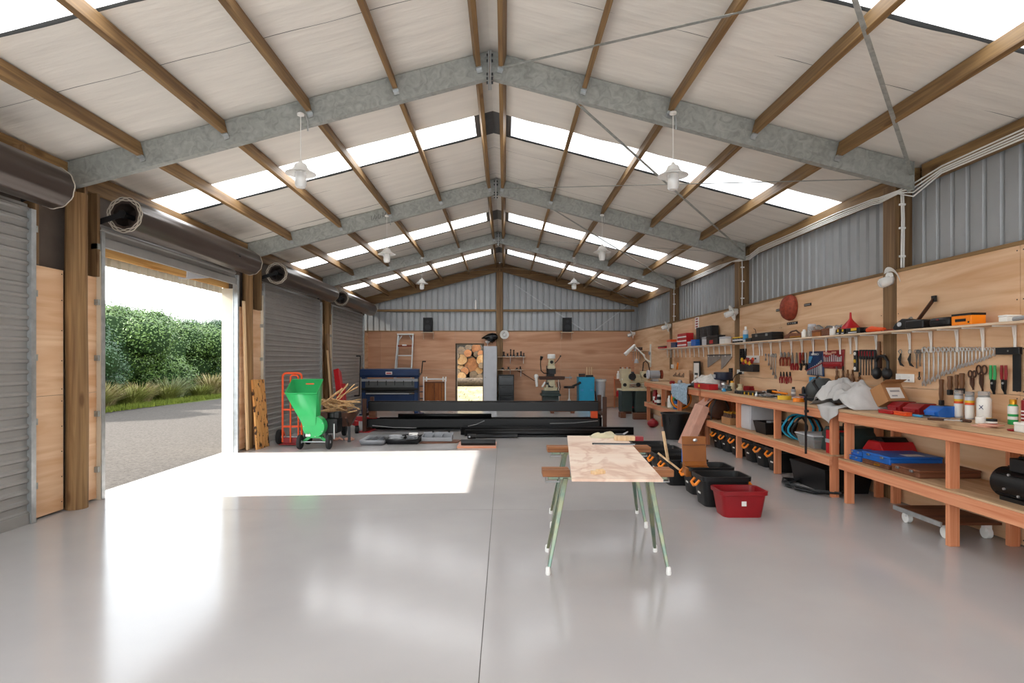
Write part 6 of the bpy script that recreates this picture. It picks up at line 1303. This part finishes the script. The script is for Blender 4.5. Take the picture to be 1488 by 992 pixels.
can('spray_bottle', 'pale blue spray bottle standing on the long shelf', 'bottle', 4.03, sy(1085.3), LZ, .042, .26, 'lgrey', 'whitep', [(.15, .5, 'lblue')], .45)
sbox('black_box', 'low black box right of the spray bottle', 'box', 1089, 1098, .06, .14, 'black', 'dgreen'); sbox('black_case', 'long black plastic case in middle of the long shelf', 'case', 1099, 1131, .12, .17, 'black', 'dsteel', LATCH)
t = thing('plant_twig', 'small bent twig of wire standing behind black case', 'wire', (4.12, sy(1098, 4.1), LZ)); B().tube([(0, 0, 0), (0, .02, .12), (0, .06, .2), (0, .12, .22)], .006, 5).build('stem', M['brownm'], t); B().tube([(0, .01, .06), (0, -.03, .14)], .005, 5).build('twig', M['brownm'], t)
t = thing('hand_plane', 'brown wooden hand plane with brass on the long shelf', 'plane', (4.05, sy(1156), LZ+.001)); B().prism([(-.28, 0), (.26, 0), (.26, .05), (.1, .08), (-.2, .06)], -.03, .03, 'yz').build('body', M['brown'], t, bevel=.005); B().box(-.032, .032, -.2, .1, .01, .03).build('brass_strip', M['gold'], t); B().tube([(0, -.12, .06), (0, -.02, .11), (0, .12, .1), (0, .22, .05)], .012).build('handle', M['brownm'], t)
can('white_bottle', 'small white bottle beside the hand plane', 'bottle', 4.03, sy(1171), LZ, .035, .11, 'white', 'whitep', None, .6); can('clear_jar', 'clear jar with pale lid on the long shelf', 'jar', 4.04, sy(1181), LZ, .055, .17, 'plasticc', 'lgrey', None, .9)
sbox('wooden_box', 'reddish brown wooden box right of the clear jar', 'box', 1187, 1200, .08, .14, 'tan', 'brown'); sbox('wooden_box', 'dark brown wooden box left of the white cone', 'box', 1201, 1213, .09, .14, 'brown', 'brown')
t = thing('plastic_wrap', 'loose clear plastic wrap lying behind the wooden boxes', 'wrap', (4.13, sy(1197, 4.12), LZ)); B().grid(lambda u, v: (.03*NZ.noise(Vector((u*6, v*4, 1))), (u-.5)*.8, v*.17*(.8+.4*NZ.noise(Vector((u*5, 0, 2))))), 20, 6).build('film', M['plasticc'], t, solid=.002, fix=False)
can('white_cone', 'small white nozzle cone on the long shelf', 'cone', 4.02, sy(1215), LZ, .045, .11, 'white', 'whitep', None, .2)
t = thing('funnel', 'red plastic funnel standing upside down on black clamps', 'funnel', (4.08, sy(1236, 4.08), LZ+.07)); B().lathe([(.1, 0), (.095, .015), (.025, .1), (.014, .12), (.01, .19), (.006, .19)], 22).build('cone', M['red'], t); B().tube([(.1*math.cos(k*PI/10), .1*math.sin(k*PI/10), 0) for k in range(20)], .006, 5, closed=True).build('rim', M['red'], t)
for i, (a, b_) in enumerate(((1222, 1228), (1229, 1235), (1236, 1258))): sbox('clamp_pack', '%s of three black packs with yellow marks under the funnel' % ('left', 'middle', 'right long')[i], 'pack', a, b_, .065, .13, 'black', None, [(-.52, -.5, -.3, .1, .5, .95, 'yellow', 'yellow_mark'), (-.52, -.5, -.3, .3, .1, .3, 'lgrey', 'label_strip')])
t = thing('heat_gun', 'orange and black tool lying on the shelf left of post', 'tool', (4.05, sy(1268), LZ+.03)); B().tube([(0, .25, 0), (0, .08, .0)], .026).build('grip', M['black'], t); B().tube([(0, .08, 0), (-.01, 0, .01), (0, -.12, 0), (.0, -.2, -.004)], [.028, .033, .022, .02], 8).build('body', M['orange'], t)
t = thing('iron_bar', 'rusty bar lying along the shelf before the post', 'bar', (4.06, sy(1300), LZ+.012)); B().beam((0, .22, 0), (0, -.3, 0), .03, .02).build('bar', M['rust'], t); B().cyl((0, .2, -.01), (0, .2, .02), .02).build('boss', M['dsteel'], t)
t = thing('drill_case', 'black power tool body with grey button on the shelf', 'tool', (4.05, sy(1328), LZ+.001)); L = sy(1311)-sy(1359)
B().prism([(L/2, .02), (L/2-.04, .0), (.0, .0), (.0, .10), (L*.18, .11), (L*.38, .07)], -.07, .05, 'yz').build('nose', M['black'], t, bevel=.01); B().box(-.08, .06, -L/2, .02, 0, .085).build('body', M['black'], t, bevel=.015); B().cyl((-.085, L*.22, .055), (-.07, L*.22, .055), .022, n=16).build('button', M['lgrey'], t); B().cyl((-.02, .03, .1), (.0, .03, .112), .018).build('knob', M['steel'], t)
yA, yB = sy(1337, 4.1), F*4.17/(1358-VX); t = thing('pry_bar', 'flat brown bar leaning from the tool up against the wall', 'bar', (0, 0, 0)); B().beam((4.08, yA, 1.9), (4.165, yB, 2.10), .012, .035, (1, 0, 0)).build('bar', M['brownm'], t); B().cbox((4.165, yB, 2.10), (.02, .05, .06)).build('tip', M['dsteel'], t)
t = thing('zip_case', 'black rounded zip case with small red mark', 'case', (4.05, sy(1375.5), LZ+.001)); L = sy(1361)-sy(1390); B().box(-.08, .07, -L/2, L/2, 0, .085).build('body', M['black'], t, bevel=.025); B().box(-.083, -.079, -.01, .015, .06, .07).build('mark', M['redp'], t); B().box(-.084, -.079, -L*.45, L*.45, .04, .045).build('zip', M['dsteel'], t)
t = sbox('orange_carton', 'orange and black carton right of the zip case', 'carton', 1392, 1423, .1, .13, 'orangep', None, [(-.502, .502, -.502, .502, .8, 1.01, 'black', 'black_top'), (-.515, -.5, -.25, .3, .3, .55, 'black', 'printed_word'), (-.515, -.5, -.42, -.34, .15, .3, 'black', 'printed_mark')])
t = sbox('white_carton', 'white carton with grey tool at right end of shelf', 'carton', 1461, 1474, .055, .12, 'white', 'white'); t = thing('grey_tool', 'grey and black tool lying beside the white carton', 'tool', (4.05, sy(1482), LZ+.02)); B().tube([(0, .06, 0), (0, -.06, .01)], .018).build('grip', M['grey'], t); B().tube([(0, -.06, .01), (.0, -.16, .015)], .014).build('shaft', M['black'], t)
# ------------------------------------------------------------------ lamps
Tn = Matrix.Rotation(0, 4, 'X')
def lamp_parts(t, c=(0, 0, 0), T=None, k=1.0):
    P = [(.02, .12), (.05, .118), (.062, .1), (.07, .075), (.095, .05), (.15, .022), (.153, .016), (.12, .026), (.085, .04), (.06, .06), (.055, .1), (.0, .105)]
    B().lathe([(r*k, z*k) for r, z in P], 28, T, c=c).build('shade', M['whitep'], t)
    B().lathe([(r*k, z*k) for r, z in ((.058, .03), (.06, -.01), (.06, -.1), (.045, -.125), (.0, -.13))], 20, T, c=c).build('glass_jar', M['glass'], t)
    B().lathe([(r*k, z*k) for r, z in ((.02, .05), (.03, .01), (.053, -.025), (.054, -.1), (.042, -.12), (.0, -.125))], 16, T, c=c).build('bulb', M['white'], t)
for px, py, Yl, ztop, lab in ((437, 255, 5.93, 4.05, 'white pendant lamp nearest the camera on the left'), (978, 258, 5.93, 4.08, 'white pendant lamp nearest the camera on the right'), (562, 371, 10.12, 4.05, 'white pendant lamp in the second row, left'), (875, 368, 10.12, 4.08, 'white pendant lamp in the second row, right'), (613, 413, 14.3, 4.05, 'white pendant lamp in the far row, left'), (834, 413, 14.3, 4.08, 'white pendant lamp in the far row, right')):
    X, Z = (px-VX)*Yl/F, EYE-(py-VY)*Yl/F
    t = thing('pendant_lamp', lab, 'lamp', (X, Yl, Z)); lamp_parts(t)
    zt = roofz(X)-.165-Z; B().lathe([(.012, .155), (.03, .12)], 10).cyl((0, 0, .15), (0, 0, zt-.01), .004, n=6).build('cord', M['white'], t); B().lathe([(.035, zt-.03), (.035, zt-.01), (.02, zt), (0, zt)], 14).build('ceiling_rose', M['white'], t)
    B().tube([(.0, .02, zt-.02), (.03, .04, zt+.0), (.05, .065, zt-.06), (.05, .065, zt-.16)], .007, 6).build('feed_conduit', M['galvb'], t)
for px, py, X, Yl, rzz, lab in ((1297, 407, 4.02, 6.33, RW, 'white wall lamp on the nearest right post'), (1064, 455, 4.02, 10.5, RW, 'white wall lamp on the second right post'), (969, 475, 4.02, 14.7, RW, 'white wall lamp on third right post'), (918, 486, 4.04, 18.7, RW, 'white wall lamp in the back right corner'), (733, 486, 0, 18.75, 0, 'white round wall lamp on the centre post, seen face on')):
    Z = EYE-(py-VY)*Yl/F
    if rzz: X = (px-VX)*Yl/F
    t = thing('wall_lamp', lab, 'lamp', (X, Yl, Z), rzz)
    a = Vector((-.15, -1, -.35)).normalized() if rzz else Vector((0, -1, -.12)).normalized()
    T = a.to_track_quat('-Z', 'Y').to_matrix().to_4x4(); lamp_parts(t, (0, -.02, 0), T, .95)
    d = (4.18-X) if rzz else .1
    B().tube([tuple(-a*.1), (0, max(.02, d-.03), .04), (0, d, .04)], .02).cyl((0, d-.03, .04), (0, d, .04), .045, n=14).build('arm', M['whitep'], t)
# ------------------------------------------------------------------ conduits along the right eaves
for i, (dz, lab) in enumerate(((0, 'upper white cable along the right eaves beam'), (.03, 'second white cable along the right eaves beam'), (.055, 'third white cable along the right eaves beam'), (.08, 'lowest white cable along right eaves beam'))):
    b = B(); z = 3.40-dz*.9; pts = []
    for yy in (1.95, 3.2, 4.6, 5.7): pts.append((4.262, yy, z+.003*math.sin(yy*3+i)))
    pts += [(4.25, 6.08, z-.06-.02*i), (4.17, 6.2, 3.3-.01*i), (4.165, 6.5, 3.31-.02*i), (4.245, 6.75, 3.36-.02*i)]
    for yy in (7.5, 8.6, 9.8): pts.append((4.262, yy, z-.01+.003*math.sin(yy*2+i)))
    pts += [(4.25, 10.15, z-.07), (4.17, 10.4, 3.3-.01*i), (4.2, 10.8, 3.33)]
    for yy in (11.6, 13.0, 14.1): pts.append((4.262, yy, z-.01))
    tag(b.tube(pts, .008, 6).build('cable', M['white']), lab, 'cable')
for i, (y, lab) in enumerate(((6.22, 'two white conduits running down beside nearest right post'), (10.39, 'white conduit running down beside the second right post'), (14.57, 'white conduit running down beside third right post'))):
    t = thing('conduit', lab, 'conduit', (0, 0, 0))
    for k in range(2 if i == 0 else 1): B().tube([(4.22+.02*k, y, 3.28), (4.225+.02*k, y-.005, 3.0), (4.22+.025*k, y, 2.49)], .009, 6).build('cable_run', M['white'], t)
    for z in (2.6, 2.9, 3.15): B().box(4.2, 4.26, y-.012, y+.012, z, z+.02).build('saddle_clip', M['whitep'], t)
# ------------------------------------------------------------------ trestles and the sheet of plywood
def trestle(lab, Yc, xl, xr, dx):
    t = thing('trestle', lab, 'trestle', (0, Yc, 0)); zt = .70
    for x0, x1 in ((xl, xl+.2), (xr-.2, xr)):
        B().box(x0, x1, -.075, -.004, zt-.05, zt).build('jaw_block', wood('jaw_timber', '#754628', '#a06a42', 'X', fine=24), t, bevel=.004); B().box(x0, x1, .004, .075, zt-.05, zt).build('jaw_block', wood('jaw_timber', '#754628', '#a06a42', 'X', fine=24), t, bevel=.004)
    B().box(xl+.04, xr-.04, -.05, .05, zt-.075, zt-.052).build('crossbar', M['zinc'], t, bevel=.004)
    for x in (xl+.02, xr-.14): B().tube([(x, -.06, zt-.06), (x, -.09, zt-.08), (x+.1, -.09, zt-.08), (x+.1, -.06, zt-.06)], .006, 6).build('clamp_wire', M['steel'], t)
    for sx_, xt, xb in ((-1, xl+.17, xl+.03), (1, xr-.17, xr-.09)):
        for s in (-1, 1):
            p0 = Vector((xt, s*.03, zt-.06)); p1 = Vector((xb+(.03 if s > 0 else 0), s*.24, .03))
            o = B().loft([[p0+Vector((a*.019, b_*.028, 0)) for a, b_ in ((-1, -1), (1, -1), (1, 1), (-1, 1))], [p0*.5+p1*.5+Vector((a*.016, b_*.02, 0)) for a, b_ in ((-1, -1), (1, -1), (1, 1), (-1, 1))], [p1+Vector((a*.011, b_*.011, 0)) for a, b_ in ((-1, -1), (1, -1), (1, 1), (-1, 1))]]).build('leg', M['zinc'], t, bevel=.004)
            B().lathe([(.017, 0), (.019, .012), (.016, .05), (.012, .055)], 12, c=(p1.x+(p1-p0).x*.03, p1.y+(p1-p0).y*.03, .0)).build('rubber_foot', M['whitep'], o)
    return t
trestle('nearer folding trestle with zinc legs and timber jaws', 4.35, .28, 1.24, 0)
trestle('farther folding trestle under the back of the plywood sheet', 5.5, .40, 1.36, 0)
m = wood('stained_ply', '#e9cdb8', '#f2dfcd', 'X', fine=5, along=.8, knots=False, piece=0)
nt = m.node_tree; N = nt.nodes; L_ = nt.links; pr = N['Principled BSDF']; src = pr.inputs['Base Color'].links[0].from_socket
g = N.new('ShaderNodeNewGeometry'); mp = N.new('ShaderNodeMapping'); mp.inputs['Scale'].default_value = (2.2, 1.6, 1); mp.inputs['Rotation'].default_value = (0, 0, .6); L_.new(g.outputs['Position'], mp.inputs[0])
n_ = N.new('ShaderNodeTexNoise'); n_.inputs['Scale'].default_value = 1.3; n_.inputs['Detail'].default_value = 5; n_.inputs['Distortion'].default_value = .8; L_.new(mp.outputs[0], n_.inputs['Vector'])
rp = N.new('ShaderNodeValToRGB'); cr = rp.color_ramp; cr.elements[0].position = .44; cr.elements[0].color = (0, 0, 0, 1); cr.elements[1].position = .5; cr.elements[1].color = (.38, .38, .38, 1); e = cr.elements.new(.57); e.color = (0, 0, 0, 1); L_.new(n_.outputs['Fac'], rp.inputs[0])
mx = N.new('ShaderNodeMixRGB'); mx.inputs[2].default_value = (*lin('#b5744f'), 1); L_.new(rp.outputs[0], mx.inputs[0]); L_.new(src, mx.inputs[1]); L_.new(mx.outputs[0], pr.inputs['Base Color'])
t = thing('plywood_sheet', 'sheet of pale plywood with reddish streaks on two trestles', 'board', (0, 0, .7015))
B().prism([(.445, 3.87), (1.045, 3.85), (1.245, 6.08), (.655, 6.1)], 0, .018, 'xy').build('sheet', m, t); 
X, Y = fl(869, 688, .72); tag(B().cbox((0, 0, .011), (.09, .05, .022), 0, 0, 0, .5).cbox((.015, .008, .026), (.045, .03, .008), 0, 0, 0, .5).build('wood_offcut', M['pale'], None, (X, Y, .7205)), 'small pale wood offcut lying near front of plywood sheet', 'offcut')
t = thing('straightedge', 'black steel straightedge across the back of the plywood sheet', 'straightedge', (1.02, 5.45, .7205), -.08); B().box(-.2, .2, -.02, .02, 0, .012).build('blade', M['dsteel'], t, bevel=.002); B().box(-.19, .19, -.024, -.02, 0, .006).build('edge', M['steel'], t)
t = thing('timber_offcut', 'pale timber offcut with a red painted end on the sheet', 'offcut', (1.2, 5.75, .7205), -.15); B().box(-.12, .08, -.05, .05, 0, .04).build('timber', M['pale'], t, bevel=.003); B().box(.08, .16, -.05, .05, 0, .04).build('painted_end', M['redp'], t, bevel=.003)
b = B().grid(lambda u, v: ((u-.5)*.3, (v-.5)*.2, .035*max(0, math.sin(PI*u)*math.sin(PI*v))*(1.3+1.6*NZ.noise(Vector((u*4, v*4, 9))))), 16, 12).build('cream_rag', M['cream'], None, (1.03, 6.0, .7205), solid=.003, sharp=180, fix=False); tag(b, 'cream coloured rag at the back edge of plywood sheet', 'cloth')
t = thing('tool_pouch', 'dark tool with wire frame lying behind the cream rag', 'tool', (1.3, 6.6, .35)); t.location = (1.17, 5.98, .7205)
B().box(-.03, .05, -.04, .06, 0, .03).build('body', M['dsteel'], t, bevel=.006); B().tube([(.03, -.03, .02), (.08, -.02, .05), (.1, .04, .05), (.04, .05, .02)], .006, 6).build('wire_bail', M['steel'], t)
